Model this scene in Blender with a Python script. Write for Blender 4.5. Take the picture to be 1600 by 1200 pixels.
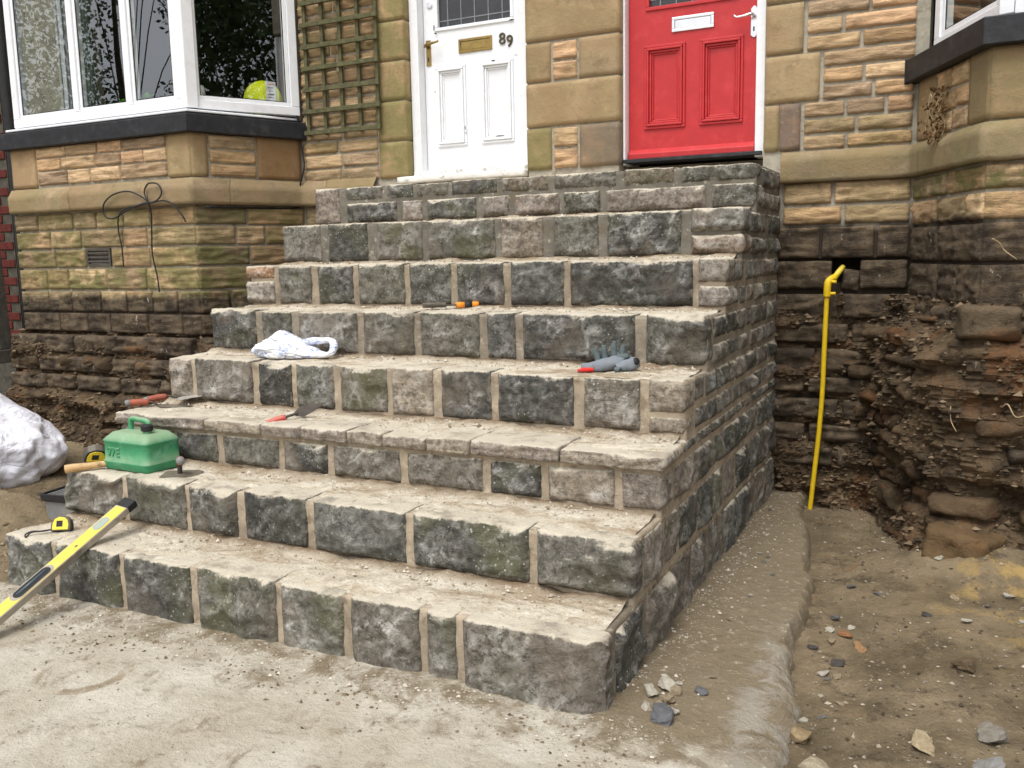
import bpy, math, random
import numpy as np
from mathutils import Matrix, Vector

for o in list(bpy.data.objects):
    bpy.data.objects.remove(o)
SC = bpy.context.scene
COL = SC.collection
RND = random.Random(11)

# ------------------------------------------------------------------ camera
cam_d = bpy.data.cameras.new('camera')
cam = bpy.data.objects.new('camera', cam_d)
COL.objects.link(cam)
right = Vector((0.8969, 0.4419, -0.0198))
down = Vector((0.0452, -0.1361, -0.9897))
fwd = Vector((-0.4400, 0.8867, -0.1420)).normalized()
right = (right - fwd * right.dot(fwd)).normalized()
up = right.cross(fwd)
cam.matrix_world = Matrix(((right.x, up.x, -fwd.x, 0.9204), (right.y, up.y, -fwd.y, -5.2647),
                           (right.z, up.z, -fwd.z, 1.3900), (0, 0, 0, 1)))
cam_d.sensor_width = 36.0
cam_d.lens = 31.49
cam_d.clip_start = 0.05
cam_d.clip_end = 1000
SC.camera = cam

# ------------------------------------------------------------------ sky, sun, exposure
SUN_EL, SUN_AZ = math.radians(62), math.radians(180)     # azimuth clockwise from +Y
world = bpy.data.worlds.new('World')
SC.world = world
world.use_nodes = True
wn = world.node_tree
wn.nodes.clear()
w_out = wn.nodes.new('ShaderNodeOutputWorld')
w_bg = wn.nodes.new('ShaderNodeBackground')
w_sky = wn.nodes.new('ShaderNodeTexSky')
w_sky.sky_type = 'NISHITA'
w_sky.sun_disc = False
w_sky.sun_elevation = SUN_EL
w_sky.sun_rotation = SUN_AZ
w_sky.air_density = 1.0
w_sky.dust_density = 4.0
w_hs = wn.nodes.new('ShaderNodeHueSaturation')
w_hs.inputs['Saturation'].default_value = 0.22
wn.links.new(w_sky.outputs[0], w_hs.inputs['Color'])
wn.links.new(w_hs.outputs[0], w_bg.inputs['Color'])
w_bg.inputs['Strength'].default_value = 0.15
wn.links.new(w_bg.outputs[0], w_out.inputs['Surface'])
sun_d = bpy.data.lights.new('sun', 'SUN')
sun = bpy.data.objects.new('sun', sun_d)
COL.objects.link(sun)
sun_d.energy = 1.0
sun_d.angle = math.radians(28)
sun_d.color = (1.0, 0.98, 0.95)
sdir = Vector((math.sin(SUN_AZ) * math.cos(SUN_EL), math.cos(SUN_AZ) * math.cos(SUN_EL), math.sin(SUN_EL)))
sun.rotation_euler = sdir.to_track_quat('Z', 'Y').to_euler()
SC.view_settings.view_transform = 'Standard'
SC.view_settings.look = 'None'
SC.view_settings.gamma = 1
SC.view_settings.use_curve_mapping = False
SC.view_settings.exposure = 0.58

# ------------------------------------------------------------------ numeric helpers
_p = np.random.RandomState(7).permutation(256)
PERM = np.concatenate([_p, _p, _p])
_g = np.random.RandomState(8).normal(size=(256, 3))
GRAD = _g / np.linalg.norm(_g, axis=1)[:, None]


def perlin(P):
    P = np.asarray(P, float)
    I = np.floor(P).astype(int)
    f = P - I
    u = f * f * f * (f * (f * 6 - 15) + 10)
    I = I & 255
    out = 0
    for dx in (0, 1):
        for dy in (0, 1):
            for dz in (0, 1):
                h = PERM[PERM[PERM[I[:, 0] + dx] + (I[:, 1] + dy)] + (I[:, 2] + dz)]
                g = GRAD[h]
                d = (g * (f - np.array([dx, dy, dz]))).sum(1)
                wx = u[:, 0] if dx else 1 - u[:, 0]
                wy = u[:, 1] if dy else 1 - u[:, 1]
                wz = u[:, 2] if dz else 1 - u[:, 2]
                out = out + d * wx * wy * wz
    return out * 1.5


def fbm(P, oc=4, lac=2.03, gain=0.5):
    P = np.asarray(P, float)
    a, s = 1.0, 0
    for i in range(oc):
        s = s + a * perlin(P + 17.3 * i)
        P = P * lac
        a *= gain
    return s


def sstep(a, b, x):
    t = np.clip((np.asarray(x, float) - a) / (b - a), 0, 1)
    return t * t * (3 - 2 * t)


def mesh_np(name, V, Q, smooth=True, attrs=None):
    """V (n,3), Q (m,4) quads (or (m,3))"""
    V = np.asarray(V, np.float32)
    Q = np.asarray(Q, np.int32)
    me = bpy.data.meshes.new(name)
    k = Q.shape[1]
    me.vertices.add(len(V))
    me.vertices.foreach_set('co', V.ravel())
    me.loops.add(Q.size)
    me.loops.foreach_set('vertex_index', Q.ravel())
    me.polygons.add(len(Q))
    me.polygons.foreach_set('loop_start', np.arange(0, Q.size, k, dtype=np.int32))
    me.update(calc_edges=True)
    me.polygons.foreach_set('use_smooth', np.full(len(Q), smooth, dtype=bool))
    if attrs:
        for n, a in attrs.items():
            at = me.attributes.new(n, 'FLOAT', 'POINT')
            at.data.foreach_set('value', np.asarray(a, np.float32))
    me.validate()
    return me


def box_grid(w, d, h, nx, ny, nz, back=True, z0=0.0):
    """welded subdivided box; x centred, y from 0 (front) to d, z from z0"""
    ids, V, Q = {}, [], []

    def vid(i, j, k):
        key = (i, j, k)
        if key not in ids:
            ids[key] = len(V)
            V.append((-w / 2 + w * i / nx, d * j / ny, z0 + h * k / nz))
        return ids[key]
    for i in range(nx):
        for k in range(nz):
            Q.append((vid(i, 0, k), vid(i + 1, 0, k), vid(i + 1, 0, k + 1), vid(i, 0, k + 1)))
            if back:
                Q.append((vid(i, ny, k), vid(i, ny, k + 1), vid(i + 1, ny, k + 1), vid(i + 1, ny, k)))
    for i in range(nx):
        for j in range(ny):
            Q.append((vid(i, j, nz), vid(i + 1, j, nz), vid(i + 1, j + 1, nz), vid(i, j + 1, nz)))
            Q.append((vid(i, j, 0), vid(i, j + 1, 0), vid(i + 1, j + 1, 0), vid(i + 1, j, 0)))
    for j in range(ny):
        for k in range(nz):
            Q.append((vid(nx, j, k), vid(nx, j + 1, k), vid(nx, j + 1, k + 1), vid(nx, j, k + 1)))
            Q.append((vid(0, j, k), vid(0, j, k + 1), vid(0, j + 1, k + 1), vid(0, j + 1, k)))
    return np.array(V, float), np.array(Q, int)


def round_box(V, lo, hi, r):
    lo, hi = np.array(lo, float), np.array(hi, float)
    q = np.clip(V, lo + r, hi - r)
    dv = V - q
    L = np.linalg.norm(dv, axis=1)
    m = L > 1e-9
    V = V.copy()
    V[m] = q[m] + dv[m] / L[m, None] * r
    return V


def scallop(s, t, w, h, rs, size):
    n = max(3, int(w * h / size ** 2) + 2)
    cs = rs.uniform(-0.55 * w, 0.55 * w, n)
    ct = rs.uniform(-0.1 * h, 1.1 * h, n)
    off = rs.uniform(0, size * 0.35, n)
    ax = rs.uniform(0.55, 1.1)
    an = rs.uniform(-0.6, 0.6)
    ca, sa = math.cos(an), math.sin(an)
    S = s[:, None] - cs[None]
    T = t[:, None] - ct[None]
    D = np.sqrt(((S * ca + T * sa) * ax) ** 2 + (-S * sa + T * ca) ** 2) + off[None]
    Ds = np.sort(D, axis=1)
    F1, F2 = Ds[:, 0], Ds[:, 1]
    return np.clip((F1 / size) ** 2, 0, 1.3), np.exp(-(F2 - F1) / 0.0065)


def rock_mesh(w, d, h, seed, style='pitch', cell=0.012, relief=0.022, r=0.008, right=False, chamfer=0, jit=1.0):
    rs = np.random.RandomState(seed)
    nx = max(4, int(round(w / cell)))
    nz = max(3, int(round(h / cell)))
    ny = max(2, int(round(d / (cell * (1.3 if right else 2.0)))))
    V, Q = box_grid(w, d, h, nx, ny, nz, back=False)
    B = V.copy()
    V = round_box(V, (-w / 2, 0, 0), (w / 2, d, h), min(r, h * 0.3, w * 0.3))
    off = rs.uniform(-50, 50, 3)
    wx = fbm(B * 9 + off, 2) * 0.5
    ridge = np.zeros(len(V))
    sx, sz = B[:, 0] + 0.03 * wx, B[:, 2] + 0.03 * fbm(B * 9 - off, 2) * 0.5
    e = np.minimum(np.minimum(B[:, 0] + w / 2, w / 2 - B[:, 0]), np.minimum(B[:, 2], h - B[:, 2]))
    wf = sstep(0.03, 0.0, B[:, 1])
    if right:
        e = np.minimum(np.minimum(B[:, 0] + w / 2, 9), np.minimum(B[:, 2], h - B[:, 2]))
    prof = sstep(-0.001, 0.030 if style == 'pitch' else .012, e)
    if style == 'pitch':
        hh, rg = scallop(sx, sz, w, h, rs, rs.uniform(0.075, 0.12))
        tilt = rs.uniform(-0.5, 0.5) * (B[:, 2] / h - 0.5) + rs.uniform(-.3, .3) * B[:, 0] / w
        h3, rg3 = scallop(sx * .8, sz, w, h, rs, 0.036)
        H = relief * prof * (0.10 + 1.0 * hh + tilt * 0.7) + (.0065 * h3 + 0.004 * fbm(B * 24 + off, 4)) * prof
        ridge = np.maximum(rg, .55 * rg3) * prof * wf * np.clip(0.35 + 1.3 * fbm(B * 9 + off, 2), 0, 1)
    elif style == 'bedded':
        f = fbm(np.c_[B[:, 0] * 7, B[:, 1] * 7, B[:, 2] * 55] + off, 4)
        g = fbm(np.c_[B[:, 0] * 5, B[:, 1] * 5, B[:, 2] * 14] - off, 3)
        H = prof * (relief * (0.10 + 0.95 * np.abs(g)) + 0.0085 * f + .004 * np.sign(f) * np.abs(f) ** .5)
    elif style == 'smooth':
        H = 0.0016 * fbm(B * 9 + off, 4) + prof * 0.001 + .003 * np.minimum(0, fbm(B * 6 - off, 4) + .45)
    V[:, 1] -= H * wf
    if right:
        wr = sstep(0.035, 0.0, w / 2 - B[:, 0]) * sstep(0, .02, B[:, 1] + .012)
        h2, r2 = scallop(B[:, 1] - d / 2, sz, d, h, rs, 0.085)
        pr = sstep(-0.004, 0.03, np.minimum(B[:, 2], h - B[:, 2]))
        V[:, 0] += wr * pr * (0.010 + relief * 0.6 * h2 + 0.004 * fbm(B * 28 - off, 3))
        ridge = np.maximum(ridge, r2 * wr * pr * 0.8)
    if chamfer:
        V[:, 1] = np.maximum(V[:, 1], (V[:, 0] - (w / 2 - chamfer)) * 0.9)
    j = np.stack([fbm(B * 15 + off + 5 * i, 3) for i in range(3)], 1)
    V += j * 0.0036 * jit * np.array([1, 0.5, 1])
    if style == 'smooth':
        V -= j * 0.0030 * jit
    smear = sstep(.018, .0, e) * wf * np.clip(.25 + 1.6 * fbm(B * 10 + 2 * off, 3), 0, 1)
    return mesh_np('stone', V, Q, True, {'ridge': ridge, 'smear': smear})


def srgb(r, g, b, k=1.0):
    def f(c):
        c /= 255.0
        return (c / 12.92 if c <= 0.04045 else ((c + 0.055) / 1.055) ** 2.4) * k
    return (f(r), f(g), f(b), 1.0)


def shade(c, a, b):
    k = RND.uniform(a, b)
    return tuple(x * k for x in c[:3])


# ------------------------------------------------------------------ object helpers
def link(o, parent=None, mat=None, color=None):
    COL.objects.link(o)
    if parent is not None:
        o.parent = parent
    if mat is not None:
        o.data.materials.clear() if False else None
        if len(o.data.materials) == 0:
            o.data.materials.append(mat)
    if color is not None:
        o.color = color if len(color) == 4 else (*color, 1)
    return o


def obj(name, me, mat=None, parent=None, loc=None, rot=None, color=None):
    o = bpy.data.objects.new(name, me)
    me.name = name
    link(o, parent, mat, color)
    if loc is not None:
        o.location = loc
    if rot is not None:
        o.rotation_euler = rot
    return o


def empty(name, loc=(0, 0, 0), rot=(0, 0, 0)):
    o = bpy.data.objects.new(name, None)
    COL.objects.link(o)
    o.empty_display_size = 0.1
    o.location = loc
    o.rotation_euler = rot
    return o


def tag(o, label=None, cat=None, group=None, kind=None):
    if label:
        o['label'] = label
    if cat:
        o['category'] = cat
    if group:
        o['group'] = group
    if kind:
        o['kind'] = kind
    return o


class MB:
    """collects simple solids into one mesh"""

    def __init__(s):
        s.V, s.F = [], []

    def add(s, V, F):
        b = len(s.V)
        s.V += [tuple(v) for v in V]
        s.F += [tuple(i + b for i in f) for f in F]
        return s

    def box(s, x0, x1, y0, y1, z0, z1):
        V = [(x0, y0, z0), (x1, y0, z0), (x1, y1, z0), (x0, y1, z0), (x0, y0, z1), (x1, y0, z1), (x1, y1, z1), (x0, y1, z1)]
        return s.add(V, [(0, 3, 2, 1), (4, 5, 6, 7), (0, 1, 5, 4), (1, 2, 6, 5), (2, 3, 7, 6), (3, 0, 4, 7)])

    def prism(s, poly, z0, z1):
        n = len(poly)
        V = [(x, y, z0) for x, y in poly] + [(x, y, z1) for x, y in poly]
        F = [tuple(range(n - 1, -1, -1)), tuple(range(n, 2 * n))]
        F += [(i, (i + 1) % n, n + (i + 1) % n, n + i) for i in range(n)]
        return s.add(V, F)

    def tube(s, pts, r, n=8, cap=True):
        pts = [Vector(p) for p in pts]
        rr = r if isinstance(r, (list, tuple)) else [r] * len(pts)
        V, F = [], []
        pu = None
        for i, p in enumerate(pts):
            t = (pts[min(i + 1, len(pts) - 1)] - pts[max(i - 1, 0)]).normalized()
            if pu is None:
                pu = t.orthogonal().normalized()
            pu = (pu - t * pu.dot(t)).normalized()
            pv = t.cross(pu)
            for k in range(n):
                a = 2 * math.pi * k / n
                V.append(p + (pu * math.cos(a) + pv * math.sin(a)) * rr[i])
        for i in range(len(pts) - 1):
            for k in range(n):
                k2 = (k + 1) % n
                F.append((i * n + k, i * n + k2, (i + 1) * n + k2, (i + 1) * n + k))
        if cap:
            F.append(tuple(range(n - 1, -1, -1)))
            F.append(tuple((len(pts) - 1) * n + k for k in range(n)))
        return s.add(V, F)

    def build(s, name, mat, parent=None, loc=None, rot=None, smooth=False, bevel=0, seg=2, color=None):
        me = bpy.data.meshes.new(name)
        me.from_pydata(s.V, [], s.F)
        me.polygons.foreach_set('use_smooth', [smooth] * len(me.polygons))
        o = obj(name, me, mat, parent, loc, rot, color)
        if bevel:
            m = o.modifiers.new('bevel', 'BEVEL')
            m.width = bevel
            m.segments = seg
            m.limit_method = 'ANGLE'
            m.angle_limit = 0.6
            me.polygons.foreach_set('use_smooth', [True] * len(me.polygons))
            m.harden_normals = True
        return o


# ------------------------------------------------------------------ materials
class NT:
    def __init__(s, name, rough=0.9, spec=0.3):
        s.m = bpy.data.materials.new(name)
        s.m.use_nodes = True
        s.t = s.m.node_tree
        s.b = s.t.nodes['Principled BSDF']
        s.b.inputs['Roughness'].default_value = rough
        s.b.inputs['Specular IOR Level'].default_value = spec

    def n(s, typ, ins=None, **props):
        nd = s.t.nodes.new(typ)
        for k, v in props.items():
            setattr(nd, k, v)
        for k, v in (ins or {}).items():
            s.set(nd.inputs[k], v)
        return nd

    def set(s, sock, v):
        if isinstance(v, bpy.types.NodeSocket):
            s.t.links.new(v, sock)
        else:
            if hasattr(sock.default_value, '__len__') and not hasattr(v, '__len__'):
                v = [v] * len(sock.default_value)
            elif hasattr(sock.default_value, '__len__') and len(sock.default_value) == 4 and len(v) == 3:
                v = (*v, 1)
            sock.default_value = v

    def mix(s, f, a, b, blend='MIX'):
        nd = s.n('ShaderNodeMix', data_type='RGBA', blend_type=blend)
        s.set(nd.inputs[0], f)
        s.set(nd.inputs[6], a)
        s.set(nd.inputs[7], b)
        return nd.outputs[2]

    def math(s, op, a, b=0.0, clamp=False):
        nd = s.n('ShaderNodeMath', operation=op, use_clamp=clamp)
        s.set(nd.inputs[0], a)
        s.set(nd.inputs[1], b)
        return nd.outputs[0]

    def rng(s, v, a, b, c=0.0, d=1.0):
        nd = s.n('ShaderNodeMapRange', {'Value': v, 'From Min': a, 'From Max': b, 'To Min': c, 'To Max': d}, interpolation_type='SMOOTHSTEP')
        return nd.outputs[0]

    def noise(s, vec, scale, detail=5, rough=0.6, dist=0.0):
        nd = s.n('ShaderNodeTexNoise', {'Scale': scale, 'Detail': detail, 'Roughness': rough, 'Distortion': dist})
        s.t.links.new(vec, nd.inputs['Vector'])
        return nd.outputs['Fac']

    def vor(s, vec, scale, feat='F1'):
        nd = s.n('ShaderNodeTexVoronoi', {'Scale': scale}, feature=feat)
        s.t.links.new(vec, nd.inputs['Vector'])
        return nd.outputs['Distance']

    def scalev(s, vec, sc):
        nd = s.n('ShaderNodeVectorMath', operation='MULTIPLY')
        s.t.links.new(vec, nd.inputs[0])
        nd.inputs[1].default_value = sc
        return nd.outputs[0]

    def objvec(s):
        tc = s.n('ShaderNodeTexCoord')
        s.oi = s.n('ShaderNodeObjectInfo')
        mu = s.math('MULTIPLY', s.oi.outputs['Random'], 40.0)
        ad = s.n('ShaderNodeVectorMath', operation='ADD')
        s.t.links.new(tc.outputs['Object'], ad.inputs[0])
        s.t.links.new(mu, ad.inputs[1])
        return ad.outputs[0]

    def pos(s):
        s.geo = s.n('ShaderNodeNewGeometry')
        return s.geo.outputs['Position']

    def sep(s, v):
        nd = s.n('ShaderNodeSeparateXYZ')
        s.t.links.new(v, nd.inputs[0])
        return nd.outputs

    def attr(s, name):
        return s.n('ShaderNodeAttribute', attribute_name=name).outputs['Fac']

    def bump(s, h, strength=0.5, dist=0.01):
        nd = s.n('ShaderNodeBump', {'Strength': strength, 'Distance': dist, 'Height': h})
        s.t.links.new(nd.outputs[0], s.b.inputs['Normal'])

    def color(s, c):
        s.set(s.b.inputs['Base Color'], c)
        return s


DUST = srgb(218, 203, 176)


def add_dust(T, c, v, lo=0.45, hi=0.85, amt=1.0):
    T.pos()
    nz = T.sep(T.geo.outputs['Normal'])[2]
    dn = T.noise(v, 9, 6, 0.65)
    d = T.math('MULTIPLY', T.rng(T.math('ADD', nz, T.math('MULTIPLY', T.math('SUBTRACT', dn, 0.5), 0.9)), lo, hi), amt)
    dc = T.mix(T.noise(v, 25, 5), srgb(196, 178, 148), srgb(226, 215, 194))
    return T.mix(d, c, dc)


def mat_gritstone():
    T = NT('gritstone', 0.90, 0.3)
    v = T.objvec()
    base = T.oi.outputs['Color']
    rnd = T.oi.outputs['Random']
    r2 = T.math('FRACT', T.math('MULTIPLY', rnd, 7.31))
    r3 = T.math('FRACT', T.math('MULTIPLY', rnd, 23.7))
    nA = T.noise(v, 6, 6, .66)
    nB = T.noise(v, 34, 5, .76, .3)
    bed = T.noise(T.scalev(v, (5, 5, 26)), 1.0, 5, .7, .4)
    lo = T.rng(r2, 0, 1, .66, .90)
    k = T.n('ShaderNodeMapRange', {'Value': nA, 'From Min': .28, 'From Max': .72, 'To Min': lo, 'To Max': 1.18}).outputs[0]
    k = T.math('MULTIPLY', k, T.rng(nB, .34, .66, .55, 1.45))
    k = T.math('MULTIPLY', k, T.math('ADD', 1.0, T.math('MULTIPLY', T.math('SUBTRACT', T.rng(bed, .35, .65, .75, 1.25), 1.0), r3)))
    c = T.mix(1.0, base, T.n('ShaderNodeCombineColor', {0: k, 1: k, 2: k}).outputs[0], 'MULTIPLY')
    nC = T.noise(v, 3.6, 4)
    c = T.mix(T.math('MULTIPLY', T.rng(nC, .46, .66), T.oi.outputs['Alpha']), c, (0.115, 0.113, 0.062))
    c = T.mix(T.math('MULTIPLY', T.rng(nC, .50, .32), T.math('MULTIPLY', r2, .8)), c, (0.22, 0.18, 0.135))
    # lime bloom and mortar smears, heavy on some stones and absent on others
    lim = T.math('MULTIPLY', T.rng(T.noise(v, 17, 6, .76, .9), .55, .68), T.math('MULTIPLY', T.rng(nA, .4, .6, .2, 1.0), T.rng(r3, .15, 1, .05, .8)))
    c = T.mix(lim, c, (0.40, 0.385, 0.345))
    rid = T.attr('ridge')
    c = T.mix(T.math('MULTIPLY', T.math('MULTIPLY', rid, T.rng(nB, .36, .52)), T.rng(r2, 0, 1, .5, 1.0), True), c, (0.60, 0.585, 0.54))
    c = T.mix(T.math('MULTIPLY', T.attr('smear'), T.rng(nB, .40, .56)), c, (0.36, 0.32, 0.26))
    sp = T.math('MULTIPLY', T.rng(T.vor(v, 44), .22, .12), T.rng(nC, .42, .58))
    c = T.mix(T.math('MULTIPLY', sp, T.rng(r3, 0, 1, .3, .9)), c, (0.46, 0.445, 0.41))
    T.pos()
    nz = T.sep(T.geo.outputs['Normal'])[2]
    d = T.rng(T.math('ADD', nz, T.math('MULTIPLY', T.math('SUBTRACT', nB, 0.5), 1.1)), .48, .84)
    d = T.math('MULTIPLY', d, T.rng(nA, .36, .50, .55, 1.0))
    c = T.mix(d, c, T.mix(nA, srgb(176, 164, 142), srgb(224, 216, 198)))
    T.color(c)
    h = T.math('ADD', nB, T.math('ADD', T.math('MULTIPLY', T.noise(v, 80, 4, .75), .5), T.math('MULTIPLY', bed, r3)))
    T.bump(h, 1.0, 0.013)
    return T.m


def mat_sandstone(name, bedding=1.0, bump=.6):
    """object colour = stone, object alpha = amount of green algae; below the old soil line it is stained by earth"""
    T = NT(name, 0.92, 0.2)
    v = T.objvec()
    c = T.oi.outputs['Color']
    p0 = T.pos()
    bed = T.noise(T.scalev(v, (2.6, 2.6, 34 if bedding else 4)), 1.0, 6, .70, .6)
    k = T.rng(bed, .28, .72, .56 if bedding else .80, 1.36 if bedding else 1.16)
    c = T.mix(1.0, c, T.n('ShaderNodeCombineColor', {0: k, 1: k, 2: T.math('MULTIPLY', k, .98)}).outputs[0], 'MULTIPLY')
    c = T.mix(T.math('MULTIPLY', T.rng(T.noise(p0, 7, 5, .7), .52, .68), .5), c, srgb(112, 98, 76))
    c = T.mix(T.math('MULTIPLY', T.rng(T.noise(v, 17, 6, .7), .6, .75), .45), c, srgb(206, 182, 140))
    c = T.mix(1.0, c, (1.05, .975, .99, 1), 'MULTIPLY')
    if not bedding:
        c = T.mix(T.math('MULTIPLY', T.rng(T.noise(p0, 2.7, 5, .65), .42, .60), .6), c, srgb(158, 130, 100))
    p = T.pos()
    xyz = T.sep(p)
    al = T.math('MULTIPLY', T.rng(T.noise(p, 5.5, 5, .70, .4), .33, .56), T.math('MULTIPLY', T.oi.outputs['Alpha'], .9))
    c = T.mix(al, c, T.mix(T.noise(v, 14, 4), srgb(96, 96, 56), srgb(140, 137, 88)))
    # old soil line
    sl = T.rng(xyz[0], -2.9, -0.2, 1.17, 1.535)
    zz = T.math('ADD', xyz[2], T.math('MULTIPLY', T.math('SUBTRACT', T.noise(p, 4.5, 6, .65), .5), .16))
    soil = T.rng(T.math('SUBTRACT', zz, sl), .03, -.05)
    sc = T.mix(T.rng(T.noise(p, 9, 6, .72), .35, .68), srgb(50, 45, 40), srgb(112, 98, 80))
    lime = T.math('MULTIPLY', T.rng(T.noise(T.scalev(p, (1, 1, .45)), 24, 5, .7), .63, .70), .8)
    sc = T.mix(lime, sc, srgb(196, 188, 172))
    c = T.mix(T.math('MULTIPLY', soil, .96), c, sc)
    T.color(c)
    h = T.math('ADD', T.noise(T.scalev(v, (1, 1, 3 if bedding else 1)), 30, 6, .74), T.math('MULTIPLY', T.noise(v, 150, 3, .7), .3))
    T.bump(h, bump, 0.014)
    return T.m


def mat_mortar(name='mortar', soil=False):
    T = NT(name, 0.95, 0.15)
    v = T.objvec()
    p = T.pos()
    k = T.rng(T.noise(p, 7, 6, .65), .25, .75, .72, 1.25)
    c = T.mix(1.0, T.oi.outputs['Color'], T.n('ShaderNodeCombineColor', {0: k, 1: k, 2: k}).outputs[0], 'MULTIPLY')
    c = T.mix(T.math('MULTIPLY', T.rng(T.noise(p, 30, 5, .7), .55, .7), .55), c, srgb(205, 195, 175))
    c = T.mix(T.math('MULTIPLY', T.rng(T.noise(p, 13, 5, .7), .52, .66), .6), c, srgb(112, 98, 80))
    if soil:
        xyz = T.sep(p)
        sl = T.rng(xyz[0], -2.9, -0.2, 1.17, 1.535)
        zz = T.math('ADD', xyz[2], T.math('MULTIPLY', T.math('SUBTRACT', T.noise(p, 4.5, 5, .65), .5), .16))
        c = T.mix(T.rng(T.math('SUBTRACT', zz, sl), .03, -.05), c, srgb(60, 52, 44))
    T.color(c)
    T.bump(T.noise(p, 60, 6, .75), .6, .008)
    return T.m


def mat_tread():
    T = NT('tread_dust', 0.97, 0.1)
    p = T.pos()
    nA = T.noise(T.scalev(p, (.6, 1.3, 1)), 4.2, 6, .70, .6)
    nB = T.noise(p, 30, 6, .75)
    nC = T.noise(p, 11, 5, .7)
    c = T.mix(T.rng(nC, .3, .7), srgb(200, 187, 164), srgb(228, 219, 201))
    c = T.mix(T.math('MULTIPLY', T.rng(nA, .48, .64), .75), c, srgb(162, 141, 113))
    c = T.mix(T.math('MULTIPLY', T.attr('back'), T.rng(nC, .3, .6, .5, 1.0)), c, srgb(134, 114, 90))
    c = T.mix(T.math('MULTIPLY', T.rng(nB, .56, .68), .65), c, srgb(112, 98, 80))
    c = T.mix(T.math('MULTIPLY', T.rng(nB, .42, .32), .75), c, srgb(234, 228, 214))
    T.color(c)
    T.bump(T.math('ADD', nB, T.math('MULTIPLY', nC, 1.2)), 1.0, .02)
    return T.m


def mat_concrete():
    T = NT('concrete', 0.95, 0.15)
    p = T.pos()
    xyz = T.sep(p)
    nA = T.noise(p, 2.3, 7, .68, .5)
    nB = T.noise(p, 26, 6, .75)
    nC = T.noise(p, 7.5, 6, .7, .4)
    c = T.mix(T.rng(nA, .3, .7), srgb(178, 169, 150), srgb(208, 201, 186))
    # trodden mud film, heavier beside the flight of steps
    side = T.math('MULTIPLY', T.rng(xyz[0], -.08, .12), T.rng(xyz[1], -3.1, -2.45))
    foot = T.math('MULTIPLY', T.rng(xyz[1], -3.2, -2.85), .15)
    mudn = T.math('ADD', nC, T.math('ADD', T.math('MULTIPLY', side, .40), foot))
    c = T.mix(T.math('MULTIPLY', T.rng(mudn, .50, .74), .92), c, T.mix(nB, srgb(104, 91, 70), srgb(150, 134, 108)))
    # a wet ring left by a bucket
    dx = T.math('SUBTRACT', xyz[0], -1.70)
    dy = T.math('SUBTRACT', xyz[1], -3.32)
    rr = T.math('SQRT', T.math('ADD', T.math('MULTIPLY', dx, dx), T.math('MULTIPLY', dy, dy)))
    ring_ = T.rng(T.math('ABSOLUTE', T.math('SUBTRACT', T.math('ADD', rr, T.math('MULTIPLY', nC, .05)), .165)), .03, .012)
    c = T.mix(T.math('MULTIPLY', ring_, T.rng(nA, .46, .56, .0, .7)), c, srgb(138, 120, 92))
    lip = T.attr('lip')
    c = T.mix(T.math('MULTIPLY', lip, T.rng(nC, .42, .54, .0, .6)), c, T.mix(nC, srgb(158, 152, 140), srgb(190, 184, 172)))
    c = T.mix(T.math('MULTIPLY', T.rng(nB, .58, .68), .55), c, srgb(222, 215, 200))
    c = T.mix(T.math('MULTIPLY', T.rng(nB, .40, .30), .8), c, srgb(104, 92, 76))
    T.color(c)
    T.bump(T.math('ADD', nB, T.math('MULTIPLY', nC, .9)), 1.0, .02)
    return T.m


def mat_earth(name='earth'):
    T = NT(name, 0.97, 0.1)
    p = T.pos()
    xyz = T.sep(p)
    c = T.mix(T.rng(T.noise(p, 2.4, 6, .7), .3, .7), srgb(100, 88, 69), srgb(150, 134, 108))
    ys = T.math('MULTIPLY', T.rng(xyz[0], .75, 1.15), T.rng(T.math('ADD', xyz[1], T.math('MULTIPLY', T.noise(p, 2, 4), .5)), -1.9, -1.1))
    c = T.mix(T.math('MULTIPLY', ys, T.rng(T.noise(p, 6, 6, .7), .48, .62)), c, srgb(172, 146, 96))
    c = T.mix(T.math('MULTIPLY', T.rng(T.noise(p, 7, 6, .75), .54, .64), .6), c, srgb(76, 66, 53))
    c = T.mix(T.math('MULTIPLY', T.rng(T.noise(p, 30, 6, .72), .58, .70), .6), c, srgb(172, 154, 126))
    c = T.mix(T.math('MULTIPLY', T.rng(T.noise(p, 8, 6, .7, .5), .62, .70), .5), c, srgb(130, 82, 48))
    T.color(c)
    T.bump(T.math('ADD', T.noise(p, 22, 6, .76), T.math('MULTIPLY', T.noise(p, 110, 4, .7), .4)), .9, .025)
    return T.m


def mat_rubble(name='rubble_earth'):
    T = NT(name, 0.97, 0.12)
    v = T.objvec()
    p = T.pos()
    k = T.oi.outputs['Color']
    c = T.mix(T.rng(T.noise(p, 4.5, 6, .72), .3, .72), srgb(62, 53, 43), srgb(126, 106, 82))
    c = T.mix(.15, c, T.mix(1.0, c, k, 'MULTIPLY'))
    c = T.mix(T.oi.outputs['Alpha'], c, k)
    c = T.mix(T.math('MULTIPLY', T.rng(T.noise(p, 3.1, 6, .68), .54, .66), .55), c, srgb(124, 86, 56))
    c = T.mix(T.math('MULTIPLY', T.rng(T.noise(p, 12, 7, .72), .56, .68), .7), c, srgb(42, 36, 30))
    c = T.mix(T.math('MULTIPLY', T.rng(T.noise(T.scalev(p, (1, 1, 1.6)), 19, 6, .74), .60, .70), .6), c, srgb(160, 140, 110))
    T.color(c)
    T.bump(T.math('ADD', T.noise(p, 26, 6, .77), T.math('MULTIPLY', T.noise(p, 120, 4, .7), .4)), .95, .022)
    return T.m


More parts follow.
